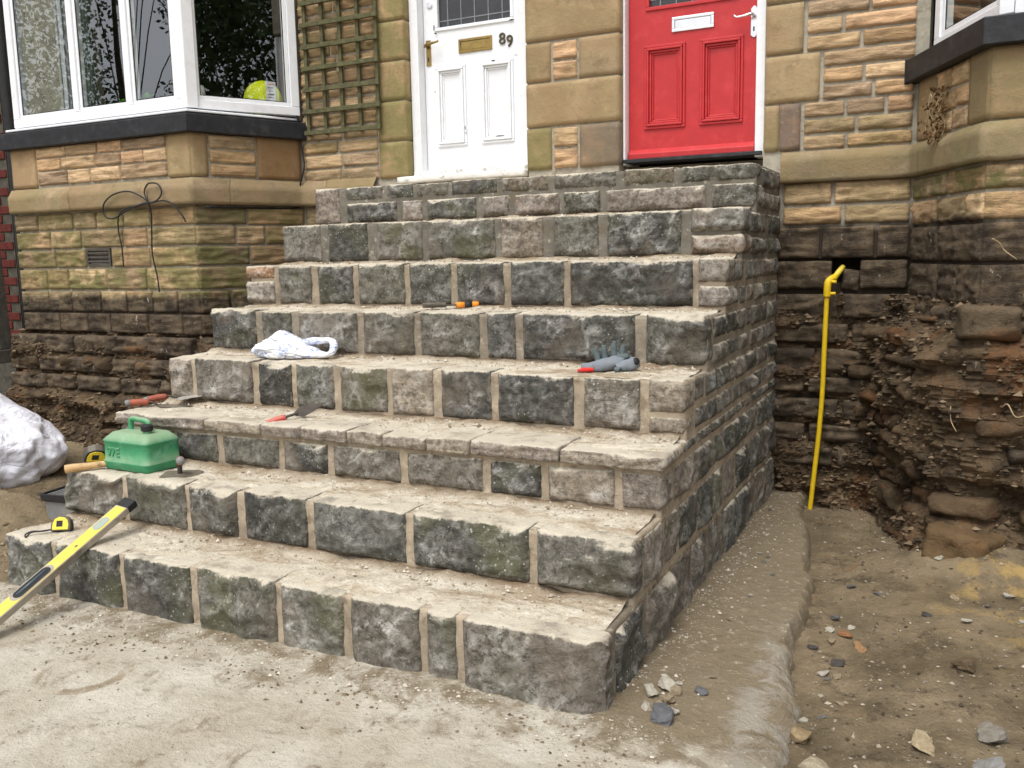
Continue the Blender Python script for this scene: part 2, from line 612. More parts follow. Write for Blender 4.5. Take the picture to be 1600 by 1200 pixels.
def mat_plain(name, col, rough=0.6, spec=0.4, metal=0.0, nscale=18, namt=0.15, bump=0.0, bscale=120, wear=None, wearamt=.5, wscale=9, dust=0):
    T = NT(name, rough, spec)
    v = T.objvec()
    lo = tuple(x * (1 - namt) for x in col[:3])
    hi = tuple(min(1, x * (1 + namt)) for x in col[:3])
    c = T.mix(T.rng(T.noise(v, nscale, 6, .65), .3, .7), lo, hi)
    if wear is not None:
        c = T.mix(T.math('MULTIPLY', T.rng(T.noise(v, wscale, 7, .7, .3), .52, .68), wearamt), c, wear)
    if dust:
        T.pos()
        nz = T.sep(T.geo.outputs['Normal'])[2]
        d = T.math('MULTIPLY', T.rng(T.math('ADD', nz, T.math('SUBTRACT', T.noise(v, 25, 5, .7), .5)), -.2, 1.0), dust)
        c = T.mix(d, c, srgb(196, 184, 160))
    T.color(c)
    T.b.inputs['Metallic'].default_value = metal
    if bump:
        T.bump(T.noise(v, bscale, 5, .65), bump, .004)
    return T.m


def mat_glass(name='window_glass'):
    m = bpy.data.materials.new(name)
    m.use_nodes = True
    t = m.node_tree
    t.nodes.clear()
    out = t.nodes.new('ShaderNodeOutputMaterial')
    mx = t.nodes.new('ShaderNodeMixShader')
    fr = t.nodes.new('ShaderNodeFresnel')
    fr.inputs['IOR'].default_value = 2.6
    tr = t.nodes.new('ShaderNodeBsdfTransparent')
    tr.inputs['Color'].default_value = (0.93, 0.95, 0.94, 1)
    gl = t.nodes.new('ShaderNodeBsdfGlossy')
    gl.inputs['Roughness'].default_value = 0.0
    gl.inputs['Color'].default_value = (0.95, 0.97, 1, 1)
    ge = t.nodes.new('ShaderNodeNewGeometry')          # the inner face of the pane adds no second reflection
    sb = t.nodes.new('ShaderNodeMath')
    sb.operation = 'SUBTRACT'
    sb.use_clamp = True
    t.links.new(fr.outputs[0], sb.inputs[0])
    t.links.new(ge.outputs['Backfacing'], sb.inputs[1])
    t.links.new(sb.outputs[0], mx.inputs[0])
    t.links.new(tr.outputs[0], mx.inputs[1])
    t.links.new(gl.outputs[0], mx.inputs[2])
    t.links.new(mx.outputs[0], out.inputs[0])
    return m


def mat_tone(name, a, b, rough=.95):
    """loose crumbs: per-crumb tone stored in the mesh"""
    T = NT(name, rough, .15)
    p = T.pos()
    c = T.mix(T.attr('tone'), a, b)
    c = T.mix(T.math('MULTIPLY', T.noise(p, 60, 4), .3), c, srgb(96, 84, 70))
    T.color(c)
    return T.m


M = {}
M['grit'] = mat_gritstone()
M['sand'] = mat_sandstone('sandstone_rock_faced', 1.0, 1.0)
M['ashlar'] = mat_sandstone('sandstone_ashlar', 0.0, .5)
M['mortar'] = mat_mortar()
M['wmortar'] = mat_mortar('wall_mortar', True)
M['tread'] = mat_tread()
M['conc'] = mat_concrete()
M['earth'] = mat_earth()
M['rubble'] = mat_rubble()
M['glass'] = mat_glass()
M['upvc'] = mat_plain('white_upvc', (.84, .855, .88), .35, .5, namt=.04, wear=(.55, .54, .50), wearamt=.25)
M['wpaint'] = mat_plain('white_gloss_paint', (.82, .835, .86), .35, .5, namt=.03, wear=(.62, .61, .57), wearamt=.3, wscale=14, bump=.12, bscale=60)
M['wchip'] = mat_plain('weathered_white_paint', (.74, .73, .69), .6, .3, namt=.08, wear=(.24, .21, .16), wearamt=.75, wscale=22, bump=.3)
M['red'] = mat_plain('red_door_paint', srgb(186, 44, 47)[:3], .42, .45, namt=.06, bump=.10, bscale=90, wear=srgb(214, 82, 80), wearamt=.25)
M['black'] = mat_plain('black_masonry_paint', (.017, .018, .021), .55, .4, namt=.3, bump=.4, bscale=50, wear=(.05, .052, .056), wearamt=.6)
M['brass'] = mat_plain('aged_brass', (.36, .25, .09), .38, .5, 1.0, namt=.2, wear=(.14, .10, .05), wearamt=.6)
M['bronze'] = mat_plain('dark_bronze', (.10, .08, .055), .45, .5, .8)
M['chrome'] = mat_plain('satin_chrome', (.75, .75, .76), .25, .5, 1.0, namt=.05)
M['rubber'] = mat_plain('black_rubber', (.016, .016, .017), .6, .4, namt=.3)
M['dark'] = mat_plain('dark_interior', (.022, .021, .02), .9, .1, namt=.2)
M['wood'] = mat_plain('weathered_timber', srgb(92, 90, 66)[:3], .9, .15, namt=.3, nscale=30, bump=.5, bscale=50, wear=srgb(70, 76, 48), wearamt=.7)
M['greywood'] = mat_plain('grey_timber', srgb(84, 80, 72)[:3], .92, .15, namt=.3, bump=.5, bscale=40, wear=srgb(58, 56, 50), wearamt=.7)
M['yellow'] = mat_plain('yellow_plastic_pipe', srgb(226, 190, 30)[:3], .45, .4, namt=.08, wear=srgb(190, 150, 40), wearamt=.4)
M['lvl'] = mat_plain('yellow_level_paint', srgb(236, 208, 40)[:3], .45, .45, namt=.05, wear=srgb(206, 184, 104), wearamt=.7, wscale=20, dust=.2)
M['alu'] = mat_plain('scuffed_aluminium', srgb(168, 160, 148)[:3], .5, .5, .35, namt=.12, wear=srgb(130, 118, 100), wearamt=.6)
M['steel'] = mat_plain('mortar_crusted_steel', srgb(120, 112, 98)[:3], .6, .4, .3, namt=.25, nscale=30, wear=srgb(80, 68, 54), wearamt=.6)
M['blade'] = mat_plain('bright_steel_blade', srgb(206, 204, 198)[:3], .35, .5, .5, namt=.15, nscale=30)
M['darksteel'] = mat_plain('dark_steel_blade', srgb(78, 72, 66)[:3], .5, .4, .4, namt=.25, nscale=30)
M['green'] = mat_plain('green_plastic', srgb(58, 142, 98)[:3], .55, .4, namt=.1, bump=.15, bscale=40, wear=srgb(122, 176, 146), wearamt=.65, wscale=7, dust=.38)
M['redgrip'] = mat_plain('red_rubber_grip', srgb(176, 56, 52)[:3], .6, .35, namt=.15, wear=srgb(196, 120, 108), wearamt=.5, dust=.3)
M['browngrip'] = mat_plain('terracotta_handle', srgb(150, 80, 60)[:3], .6, .35, namt=.15, wear=srgb(120, 84, 70), wearamt=.5)
M['grey'] = mat_plain('grey_plastic', srgb(128, 128, 126)[:3], .6, .35, namt=.08, wear=srgb(160, 150, 134), wearamt=.5)
M['bluegrey'] = mat_plain('grey_glove_latex', srgb(92, 103, 104)[:3], .8, .25, namt=.15, wear=srgb(88, 96, 98), wearamt=.5, bump=.4)
M['knit'] = mat_plain('pale_grey_knit', srgb(126, 131, 138)[:3], .95, .1, namt=.1, bump=.5, bscale=200)
M['redcuff'] = mat_plain('red_cuff', srgb(214, 62, 58)[:3], .9, .1, namt=.1)
M['orange'] = mat_plain('orange_plastic', srgb(224, 138, 36)[:3], .5, .4, namt=.08, wear=srgb(190, 130, 70), wearamt=.4)
M['ash'] = mat_plain('ash_handle', srgb(196, 160, 112)[:3], .7, .25, namt=.12, wear=srgb(130, 106, 80), wearamt=.8, wscale=22, dust=.2)
M['brick'] = mat_plain('red_brick', srgb(92, 40, 34)[:3], .85, .25, namt=.25, bump=.4, wear=srgb(74, 34, 30), wearamt=.6)
M['clothblue'] = mat_plain('dark_blue_cloth', srgb(52, 60, 78)[:3], .95, .1, namt=.2, bump=.5, dust=.2)
M['tapecase'] = mat_plain('tape_case_rubber', (.02, .02, .021), .6, .4, namt=.3, dust=.25)
M['root'] = mat_plain('dry_root', srgb(176, 156, 122)[:3], .9, .1, namt=.2)

# ------------------------------------------------------------------ ground
YK = [-2.851, -2.541, -2.231, -1.912, -1.592, -1.275, -0.956, -0.639]
ZK = [0.230, 0.448, 0.671, 0.901, 1.129, 1.360, 1.592, 1.825]
XL = -2.738
_ey = [-9, -3.6, -2.95, -2.5, -1.95, -1.38, -.9, -.35, .2]
_ex = [.56, .53, .505, .465, .478, .448, .37, .253, .23]


def slab_edge(y):
    return np.interp(y, _ey, _ex) + 0.010 * np.sin(np.asarray(y) * 7.0) + 0.006 * np.sin(np.asarray(y) * 17.0) + .007 * np.sin(np.asarray(y) * 41.0 + 1) + .004 * np.sin(np.asarray(y) * 97.0)


def slab_z(x, y):
    P = np.c_[np.ravel(x), np.ravel(y), np.zeros(np.size(x))]
    return 0.012 * fbm(P * 1.1, 3) + 0.0035 * fbm(P * 9, 4) + 0.0016 * fbm(P * 34, 3)


def ground_z(x, y):
    x, y = np.ravel(x), np.ravel(y)
    P = np.c_[x, y, np.zeros(len(x)) + 3.3]
    near = np.exp(-(np.maximum(0, np.hypot(x + 1.5, y + 2) - 6) / 6) ** 2)
    z = near * (0.030 * fbm(P * 1.6, 4) + 0.016 * fbm(P * 6, 4) + 0.010 * np.abs(fbm(P * 22, 3)))
    z += -0.085
    e = slab_edge(y)
    rightside = sstep(0, .5, x - e)
    z += rightside * 0.03 + sstep(.3, 1.2, x - e) * 0.04
    # heap against the right footing
    z += 0.13 * np.exp(-((x - 1.12) / .35) ** 2 - ((y + .98) / .22) ** 2)
    # earth left of the steps
    left = sstep(-2.70, -2.85, x) * sstep(-3.02, -2.8, y)
    z += left * (0.085 + 0.05 * sstep(-2.6, -1.2, y))
    z += 0.20 * np.exp(-((x + 3.62) / .52) ** 4 - ((y + 2.42) / .20) ** 4) * (1 + .2 * perlin(P * 4))
    z += left * sstep(-3.2, -4.5, x) * 0.08
    return z


def build_ground():
    xs = np.concatenate([-np.geomspace(260, 6.2, 22), np.arange(-6.0, 2.6, .024), np.geomspace(2.62, 260, 24)])
    ys = np.concatenate([-np.geomspace(260, 4.3, 22), np.arange(-4.2, .30, .024), np.geomspace(.32, 260, 22)])
    X, Y = np.meshgrid(xs, ys)
    Z = ground_z(X, Y)
    V = np.c_[X.ravel(), Y.ravel(), Z]
    nx, ny = len(xs), len(ys)
    i = (np.arange(ny - 1)[:, None] * nx + np.arange(nx - 1)[None]).ravel()
    Q = np.c_[i, i + 1, i + nx + 1, i + nx]
    o = obj('ground', mesh_np('ground', V, Q), M['earth'])
    tag(o, 'bare brown earth with scattered stone chips', kind='structure')

    Vs, Qs, lip = [], [], []
    b = 0
    for (y0, y1, xl, sx) in ((-8.0, -2.76, -7.0, .03), (-2.77, .03, -.16, .02)):
        yy = np.concatenate([np.arange(y0, -4.3, .25), np.arange(-4.3, y1, .022), [y1]]) if y0 < -4 else np.concatenate([np.arange(y0, y1, .018), [y1]])
        nn = 190 if xl < -1 else 40
        lipd = np.array([.010, .022, .036, .050, .060, .068])      # worn lip rolling down to the earth
        lipz = np.array([-.002, -.006, -.018, -.038, -.070, -.13])
        for y in yy:
            e = float(slab_edge(y)) - .06
            if xl < -1:
                t = np.linspace(0, 1, nn)
                x = np.where(t < .2, xl + (-3.2 - xl) * t / .2, -3.2 + (e + 3.2) * (t - .2) / .8)
                # ragged back edge left of the steps handled by the earth sheet
            else:
                x = np.linspace(xl, e, nn)
            wl = .50 + 1.5 * float(sstep(-2.0, -2.6, y))
            xx = np.concatenate([x, e + lipd * wl])
            zz = np.concatenate([slab_z(x, np.full(len(x), y)), lipz + slab_z(e, y)[0]])
            wob = 0.010 * fbm(np.c_[xx[-6:] * 30, np.full(6, y * 9), np.zeros(6)], 3)
            zz[-6:] += wob
            lp = np.concatenate([np.zeros(len(x)), np.ones(6)])
            lp[:len(x)] = sstep(.10, .01, e - x) * float(sstep(-1.7, -2.35, y))
            lp[-6:] *= float(sstep(-1.7, -2.35, y))
            Vs.append(np.c_[xx, np.full(len(xx), y), zz])
            lip.append(lp)
        n, m = nn + 6, len(yy)
        i = (np.arange(m - 1)[:, None] * n + np.arange(n - 1)[None]).ravel()
        Qs.append(np.c_[i, i + 1, i + n + 1, i + n] + b)
        b += n * m
    o = obj('concrete_slab', mesh_np('slab', np.concatenate(Vs), np.concatenate(Qs), True, {'lip': np.concatenate(lip)}), M['conc'])
    tag(o, 'pale dusty concrete slab in front of and beside the steps', kind='structure')


build_ground()

# ------------------------------------------------------------------ the flight of stone steps
GRITS = [(.150, .142, .118), (.112, .110, .096), (.172, .158, .132), (.094, .092, .082), (.190, .168, .138), (.138, .130, .106)]
PALE = [(.26, .215, .175), (.24, .205, .17), (.29, .245, .19)]
BEIGE = srgb(166, 152, 132)
GREYM = srgb(116, 112, 102)

ROWS = [
    [-2.774, -2.48, -2.444, -2.07, -2.045, -1.684, -1.646, -1.261, -1.235, -0.959, -0.923, -0.644, -0.614, -0.502, -0.464, 0.002],
    [-2.758, -2.394, -2.362, -2.011, -1.985, -1.718, -1.676, -1.357, -1.319, -0.889, -0.856, -0.379, -0.348, -0.005],
    [-2.74, -2.402, -2.369, -2.114, -2.075, -1.754, -1.722, -1.483, -1.448, -1.109, -1.072, -0.722, -0.688, -0.47, -0.44, -0.175, -0.145, -0.004],
    [-2.729, -2.575, -2.549, -2.174, -2.13, -1.926, -1.898, -1.679, -1.638, -1.376, -1.352, -1.133, -1.091, -0.846, -0.811, -0.464, -0.419, -0.182, -0.144, -0.005],
    [-2.73, -2.42, -2.376, -2.178, -2.131, -1.763, -1.724, -1.427, -1.39, -1.067, -1.027, -0.881, -0.842, -0.308, -0.259, -0.008],
    [-2.755, -2.551, -2.519, -2.292, -2.243, -2.005, -1.972, -1.678, -1.646, -1.398, -1.361, -1.094, -1.056, -0.77, -0.738, -0.144, -0.118, 0.006],
    [-2.742, -2.458, -2.406, -2.128, -2.062, -1.76, -1.72, -1.303, -1.265, -1.022, -0.96, -0.714, -0.668, -0.288, -0.24, 0.007],
    [-2.737, -2.548, -2.494, -2.13, -2.089, -1.949, -1.913, -1.585, -1.544, -1.375, -1.336, -1.064, -1.038, -0.824, -0.788, -0.252, -0.216, -0.007]]
TOPC = [-2.50, -2.225, -2.197, -2.011, -1.984, -1.765, -1.744, -1.447, -1.418, -1.129, -1.094, -0.734, -0.688, -0.415, -0.378, -0.005]
SLABX = [-2.743, -2.17, -2.165, -1.834, -1.829, -1.616, -1.61, -1.369, -1.363, -1.186, -1.18, -.968, -.962, -.77, -.764, -.388, -.382, .013]
# pale, browner stones picked out in each riser
PALES = {2: {15, }, 3: {0, 9}, 5: {0, 8}, 6: {4, 7}, 7: {0, 4, 8}}
PALES = {2: {8, 7}, 3: {0, 5, 9}, 5: {0, 8}, 6: {4, }, 7: {0, 2, 4, 5, 7}}
DARKS = {3: {6, 7}, 5: {5, 7}, 6: {1, 6}, 4: {0, 6}, 2: {3, 6}, 7: {1}}

steps = empty('stone_staircase', (-1.37, -1.4, 0))
tag(steps, 'wide flight of rough grey stone steps rising to two front doors', 'steps')
SOFF = Vector((1.37, 1.4, 0))
_seed = [100]


def nseed():
    _seed[0] += 1
    return _seed[0]


def step_stone(x0, x1, y, z0, z1, col, d=.14, alpha=.6, name='stone', right=False, chamfer=0, relief=.024, style='pitch', mat='grit'):
    me = rock_mesh(x1 - x0, d, z1 - z0, nseed(), style, .010, relief, .006, right, chamfer)
    return obj(name, me, M[mat], steps, Vector(((x0 + x1) / 2, y, z0)) + SOFF, None, (*col, alpha))


def grit_col(r=RND):
    c = r.choice(GRITS)
    k = r.uniform(.72, 1.2)
    return tuple(a * k for a in c)


corner_depth = {}
for k in range(8):
    R = ROWS[k]
    zb = (ZK[k - 1] if k else -.035) + (.018 if k else 0)
    zt = ZK[k]
    y = YK[k]
    nst = len(R) // 2
    for i in range(nst):
        x0, x1 = R[2 * i], R[2 * i + 1]
        last = i == nst - 1
        col = grit_col()
        al = RND.choice([.2, .5, .9])
        if i in PALES.get(k, ()):
            col = shade(RND.choice(PALE), .9, 1.1)
            al = 0
        if i in DARKS.get(k, ()):
            col = tuple(a * .72 for a in (.100, .098, .088))
            al = .5
        dz = RND.uniform(-.006, .004)
        top = zt + dz
        d = .14
        if last:
            d = [.10, .085, .13, .11, .075, .13, .16, .12][k]
            corner_depth[k] = d
        if k == 2:
            top = ZK[2] - .072
        if k == 7:
            if i == 0:
                top = zt + .002
            else:
                top = ZK[7] - .098
        kw = dict(right=last, relief=.020 if (k == 0 and last) else RND.uniform(.010, .026))
        if k == 3 and last:
            step_stone(x0, x1, y, zb, zb + .062, col, d, al, **kw)
            step_stone(x0, x1, y, zb + .082, top, col, d, al, **kw)
        elif (k == 5 and i == 0):
            step_stone(x0, x1, y, zb, zb + .125, (.27, .24, .20), d, 0, **kw)
            step_stone(x0, x1, y, zb + .142, top, (.42, .25, .15), d, 0, **kw)
        elif k in (5, 6) and last:
            m = zb + (top - zb) * .46
            step_stone(x0, x1, y, zb, m - .009, (.26, .19, .14) if k == 6 else (.25, .22, .19), d, .2, **kw)
            step_stone(x0, x1, y, m + .009, top, (.16, .15, .13) if k == 6 else (.24, .21, .17), d, .2, **kw)
        else:
            step_stone(x0, x1, y - (.02 if (k == 0 and last) else 0), zb - (.02 if (k == 0 and last) else 0), top, col, d, al, chamfer=.022 if (k == 0 and last) else 0, **kw)
for i in range(len(TOPC) // 2):
    last = i == len(TOPC) // 2 - 1
    step_stone(TOPC[2 * i], TOPC[2 * i + 1], YK[7] + .004, ZK[7] - .078, ZK[7] + RND.uniform(-.006, .004), grit_col() if i not in (4, 6) else (.17, .14, .10), .13, .4, right=last, relief=.012)
for i in range(len(SLABX) // 2):
    last = i == len(SLABX) // 2 - 1
    step_stone(SLABX[2 * i], SLABX[2 * i + 1], YK[2] - .022 + RND.uniform(-.006, .006), ZK[2] - .055, ZK[2] + RND.uniform(-.003, .004), shade(RND.choice(PALE), 1.0, 1.3), .24, 0, 'tread_slab', right=last, relief=.010, style='bedded')


def core_mesh(x0, x1, y0, y1, z0, z1, cell=.016):
    w, d, h = x1 - x0, y1 - y0, z1 - z0
    V, Q = box_grid(w, d, h, max(2, int(w / cell)), max(2, int(d / (cell * 1.6))), max(2, int(h / cell)), back=False)
    W = V + np.array([x0 + w / 2, y0, z0])
    V[:, 1] -= .006 * fbm(W * 12, 3) + .0035 * fbm(W * 55, 3)
    V[:, 0] += .004 * fbm(W * 13 + 9, 3)
    return mesh_np('mortar_bed', V, Q, True), (x0 + w / 2, y0, z0)


for k in range(8):
    z0 = (ZK[k - 1] if k else -.06) - .03
    tz = ZK[k] - (.012 if k == 2 else .007)
    me, lc = core_mesh(XL + .012, .002 if k else -.035, YK[k] + .007, .04, z0, tz)
    mc = BEIGE if k < 4 else (tuple(.5 * (a + b) for a, b in zip(BEIGE, GREYM)) if k == 4 else GREYM)
    if k == 5:
        mc = srgb(150, 138, 120)
    if k == 0:
        me2, lc2 = core_mesh(-.05, .002, YK[0] + .05, .03, z0, tz - .002)
        obj('mortar_bed', me2, M['mortar'], steps, Vector(lc2) + SOFF, None, srgb(128, 118, 102))
    obj('mortar_bed', me, M['mortar'], steps, Vector(lc) + SOFF, None, mc)
    # trodden dust and spilt mortar on the tread
    y1 = YK[k + 1] + .03 if k < 7 else .02
    xs = np.arange(XL + .004, -.004, .014)
    ys = np.arange(YK[k] + .010, y1 + .001, .010)
    X, Y = np.meshgrid(xs, ys)
    P = np.c_[X.ravel(), Y.ravel(), np.full(X.size, k * 3.1)]
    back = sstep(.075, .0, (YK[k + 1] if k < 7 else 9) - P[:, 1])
    z = ZK[k] - .001 + .0055 * fbm(P * 6, 3) + .0045 * fbm(P * 22, 4)
    z -= .0075 * sstep(.12, .0, P[:, 1] - YK[k])
    z -= .003 * sstep(.05, .0, -P[:, 0] - .004)
    z += back * (.010 + .014 * np.clip(fbm(P * np.array([5, 3, 1]), 3) + .3, 0, 1.3))
    nx, ny = len(xs), len(ys)
    i = (np.arange(ny - 1)[:, None] * nx + np.arange(nx - 1)[None]).ravel()
    Q = np.c_[i, i + 1, i + nx + 1, i + nx]
    V = P.copy()
    V[:, 2] = z
    V += np.array(SOFF)
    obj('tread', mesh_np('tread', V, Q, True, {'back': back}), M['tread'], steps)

# right-hand flank: rock-faced courses running back to the house
side_courses = []
for k in range(8):
    zb = (ZK[k - 1] if k else -.03)
    zt = ZK[k]
    ys = YK[k] + corner_depth[k] + .03
    if k == 0:
        cs = [(zb, zt - .02)]
    elif k == 1:
        cs = [(zb + .012, zt - .018)]
    elif k == 2:
        cs = [(zb + .008, zt - .074), (zt - .056, zt - .006)]
    elif k == 3:
        cs = [(zb + .010, zb + .098), (zb + .122, zt - .012)]
    else:
        m = zb + (zt - zb) * .47
        cs = [(zb + .013, m - .012), (m + .012, zt - .013)]
    for (a, b) in cs:
        yy = ys
        while yy < -.02:
            L = RND.uniform(.13, .30) if b - a > .13 else RND.uniform(.10, .24)
            y2 = min(yy + L, .01)
            if -.0 - y2 < .07:
                y2 = .01
            me = rock_mesh(y2 - yy, .10, b - a, nseed(), 'pitch', .0125, RND.uniform(.012, .024), .008)
            col = shade(RND.choice(GRITS), .8, 1.3)
            if RND.random() < .18:
                col = tuple(c * .8 for c in RND.choice(PALE))
            obj('stone', me, M['grit'], steps, Vector((.003 + RND.uniform(-.003, .006), (yy + y2) / 2, a)) + SOFF, (0, 0, math.pi / 2), (*col, RND.choice([0, .3, .7])))
            yy = y2 + RND.uniform(.020, .034)

# ------------------------------------------------------------------ the house
house = empty('stone_house', (-1.4, .2, 0))
tag(house, 'sandstone house front with white door, red door and two bay windows', 'house')
HOFF = Vector((1.4, -.2, 0))
SANDS = [srgb(184, 162, 126), srgb(178, 152, 116), srgb(192, 170, 134), srgb(166, 146, 116), srgb(186, 158, 124), srgb(160, 142, 116)]
ASH = [srgb(154, 136, 102), srgb(146, 128, 96), srgb(160, 138, 102), srgb(150, 134, 104)]


def hobj(name, me, mat, loc, ang=0, color=None, parent=None):
    return obj(name, me, mat, parent or house, Vector(loc) + HOFF, (0, 0, ang), color)


def wstone(px, py, ang, s0, s1, z0, z1, kind='bedded', col=None, alpha=.2, d=.07, name=None, relief=.02):
    """a stone whose front face lies in the vertical plane through (px,py) turned by ang, from s0 to s1 along it"""
    ca, sa = math.cos(ang), math.sin(ang)
    m = (s0 + s1) / 2
    cell = .014 if kind == 'bedded' else .03
    me = rock_mesh(s1 - s0, d, z1 - z0, nseed(), kind, cell, relief * .75, .0035 if kind == 'bedded' else .003, jit=.8 if kind == 'bedded' else 1.0)
    if col is None:
        col = shade(RND.choice(SANDS if kind == 'bedded' else ASH), 1.05, 1.45)
    return hobj(name or ('stone' if kind == 'bedded' else 'ashlar_block'), me, M['sand' if kind == 'bedded' else 'ashlar'], (px + ca * m, py + sa * m, z0), ang, (*col[:3], alpha))


def course(px, py, ang, s0, s1, z0, z1, lo=.2, hi=.42, alpha=.2, joint=.016, kind='bedded', relief=.018, dark=1.0):
    s = s0
    while s < s1 - .01:
        L = RND.uniform(lo, hi)
        e = s + L
        if s1 - e < lo * .7:
            e = s1
        col = shade(RND.choice(SANDS), 1.1 * dark, 1.65 * dark)
        wstone(px, py, ang, s, min(e, s1), z0 + joint / 2, z1 - joint / 2, kind, col, min(1, alpha * RND.uniform(.4, 1.4)), relief=relief)
        s = e + joint


BAYF, BC = -.75, (-3.66, -.75)          # left bay front line and corner
CANT = math.atan2(.75, .32)
CL = math.hypot(.32, .75)
RC = (.69, 0.0)                          # foot of the right bay's canted side
RCANT = -CANT
RB = (1.01, -.75)

# mortar core with door openings
w = MB()
w.box(-3.40, -2.45, .012, .40, .92, 6.2)
w.box(-3.40, -2.45, .14, .40, -.4, .919)
w.box(-2.45, -1.55, .25, .45, -.4, 1.90)
w.box(-1.548, -.945, .012, .40, -.4, 6.2)
w.box(-.945, -.10, .25, .45, -.4, 1.92)
w.box(-.09, .74, .012, .40, 1.34, 6.2)
w.box(-.09, .29, .035, .40, -.4, 1.339)
w.box(.45, .74, .035, .40, -.4, 1.339)
w.box(.2905, .4495, .035, .40, -.4, 1.205)
w.box(.2905, .4495, .22, .40, 1.2055, 1.339)
w.box(-2.45, -1.549, .02, .40, 4.02, 6.19)
w.box(-.944, -.091, .02, .40, 4.02, 6.19)
lbay = [(-5.78, .3), (-5.78, .01), (-5.462, -.737), (-3.668, -.737), (-3.352, .01), (-3.352, .3)]
rbay = [(.70, .3), (.70, .01), (1.018, -.737), (2.80, -.737), (3.12, .3)]
w.box(-6.52, -5.781, .012, .40, -.4, 6.2)
w.prism(lbay, .92, 2.24)
w.prism(rbay, 1.13, 2.24)
w.prism([(-5.68, .3), (-5.68, .01), (-5.38, -.62), (-3.75, -.62), (-3.46, .01), (-3.46, .3)], -.4, .919)
w.prism([(.80, .3), (.80, .05), (1.09, -.62), (2.70, -.62), (3.0, .3)], -.4, 1.129)
w.prism(lbay, 3.98, 6.2)
w.prism(rbay, 3.98, 6.2)
w.build('wall', M['wmortar'], house, HOFF, color=srgb(166, 160, 145))
# the room shell behind the windows, ceilings and partitions
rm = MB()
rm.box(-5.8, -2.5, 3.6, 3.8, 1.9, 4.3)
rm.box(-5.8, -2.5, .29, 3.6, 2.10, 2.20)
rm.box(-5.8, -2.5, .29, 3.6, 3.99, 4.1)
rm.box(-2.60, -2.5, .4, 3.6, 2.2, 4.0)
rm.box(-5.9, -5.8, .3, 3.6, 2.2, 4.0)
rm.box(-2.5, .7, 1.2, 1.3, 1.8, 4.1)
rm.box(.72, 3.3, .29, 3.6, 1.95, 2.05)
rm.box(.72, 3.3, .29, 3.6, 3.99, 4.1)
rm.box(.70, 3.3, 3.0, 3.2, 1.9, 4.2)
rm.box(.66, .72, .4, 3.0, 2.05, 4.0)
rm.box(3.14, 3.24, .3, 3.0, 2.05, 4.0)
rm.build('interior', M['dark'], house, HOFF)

# ---- facade, left of the white door
zs = [1.93, 2.025, 2.125, 2.215, 2.31, 2.40, 2.50, 2.595, 2.69, 2.785, 2.88, 2.975, 3.07, 3.165, 3.26, 3.36]
for a, b in zip(zs[:-1], zs[1:]):
    course(0, 0, 0, -3.33, -2.685, a, b, .2, .36, .45, dark=.78)
for a, b in ((1.925, 2.174), (2.174, 2.438), (2.438, 2.698), (2.698, 2.953), (2.953, 3.21), (3.21, 3.47)):
    wstone(0, 0, 0, -2.672, -2.44, a + .004, b - .004, 'smooth', None, .8, .20)
for a, b in ((1.60, 1.768), (1.43, 1.60), (1.25, 1.43), (1.06, 1.25)):
    course(0, 0, 0, -3.33, -2.70, a, b, .18, .34, .9, dark=.66)
# ---- pier between the doors
J = .005
P0, P1 = -1.552, -.938
for zb_, full in ((1.915, 0), (2.178, 1), (2.448, 0), (2.69, 1), (3.0, 0)):
    zt_ = {1.915: 2.178, 2.178: 2.448, 2.448: 2.69, 2.69: 3.0, 3.0: 3.30}[zb_]
    if full:
        wstone(0, 0, 0, P0, P1, zb_ + J, zt_ - J, 'smooth', srgb(168, 150, 116), .25, .20)
    else:
        wstone(0, 0, 0, P0, -1.385, zb_ + J, zt_ - J, 'smooth', srgb(156, 139, 106), .75 if zb_ < 2 else .2, .20)
        mid = (zb_ + zt_) / 2
        wstone(0, 0, 0, -1.368, -1.212, zb_ + .012, mid - .008, 'bedded', None, .2)
        wstone(0, 0, 0, -1.368, -1.212, mid + .008, zt_ - .012, 'bedded', None, .1)
        wstone(0, 0, 0, -1.196, P1, zb_ + J, zt_ - J, 'smooth', srgb(122, 112, 98) if zb_ < 2 else srgb(162, 146, 116), .15, .20)
# ---- right of the red door
q = [(1.93, 2.19, .11), (2.19, 2.45, .205), (2.45, 2.72, .115), (2.72, 2.98, .2), (2.98, 3.25, .11)]
for i, (a, b, e) in enumerate(q):
    if i == 0:
        wstone(0, 0, 0, -.085, -.005, a + J, b - J, 'smooth', srgb(160, 145, 115), .5, .20)
        wstone(0, 0, 0, -.002, e, a + J, b - J, 'smooth', srgb(116, 106, 96), .0, .12)
    else:
        wstone(0, 0, 0, -.085, e, a + J, b - J, 'smooth', srgb(164, 148, 114), .1, .20)
lv = [1.93, 2.012, 2.10, 2.19, 2.275, 2.362, 2.45, 2.538, 2.628, 2.72, 2.806, 2.892, 2.98, 3.07, 3.16, 3.25]
for a, b in zip(lv[:-1], lv[1:]):
    e = [x for x in q if x[0] <= (a + b) / 2 < x[1]][0][2]
    course(0, 0, 0, e + .02, .675, a, b, .17, .36, .05 if a > 2.05 else .5, .017)
course(0, 0, 0, -.01, .295, 1.165, 1.335, .14, .30, 0, .018, relief=.024)
course(0, 0, 0, .445, .68, 1.165, 1.335, .2, .36, 0, .018, relief=.024)
wstone(0, .01, 0, .345, .435, 1.165, 1.275, 'bedded', None, 0, relief=.03).rotation_euler = (0, .12, 0)
for a, b, al in ((1.632, 1.762, .8), (1.520, 1.632, .35), (1.335, 1.520, .0)):
    course(0, 0, 0, .03 if a > 1.5 else -.01, .68, a, b, .2, .36, al, .018, relief=.024)


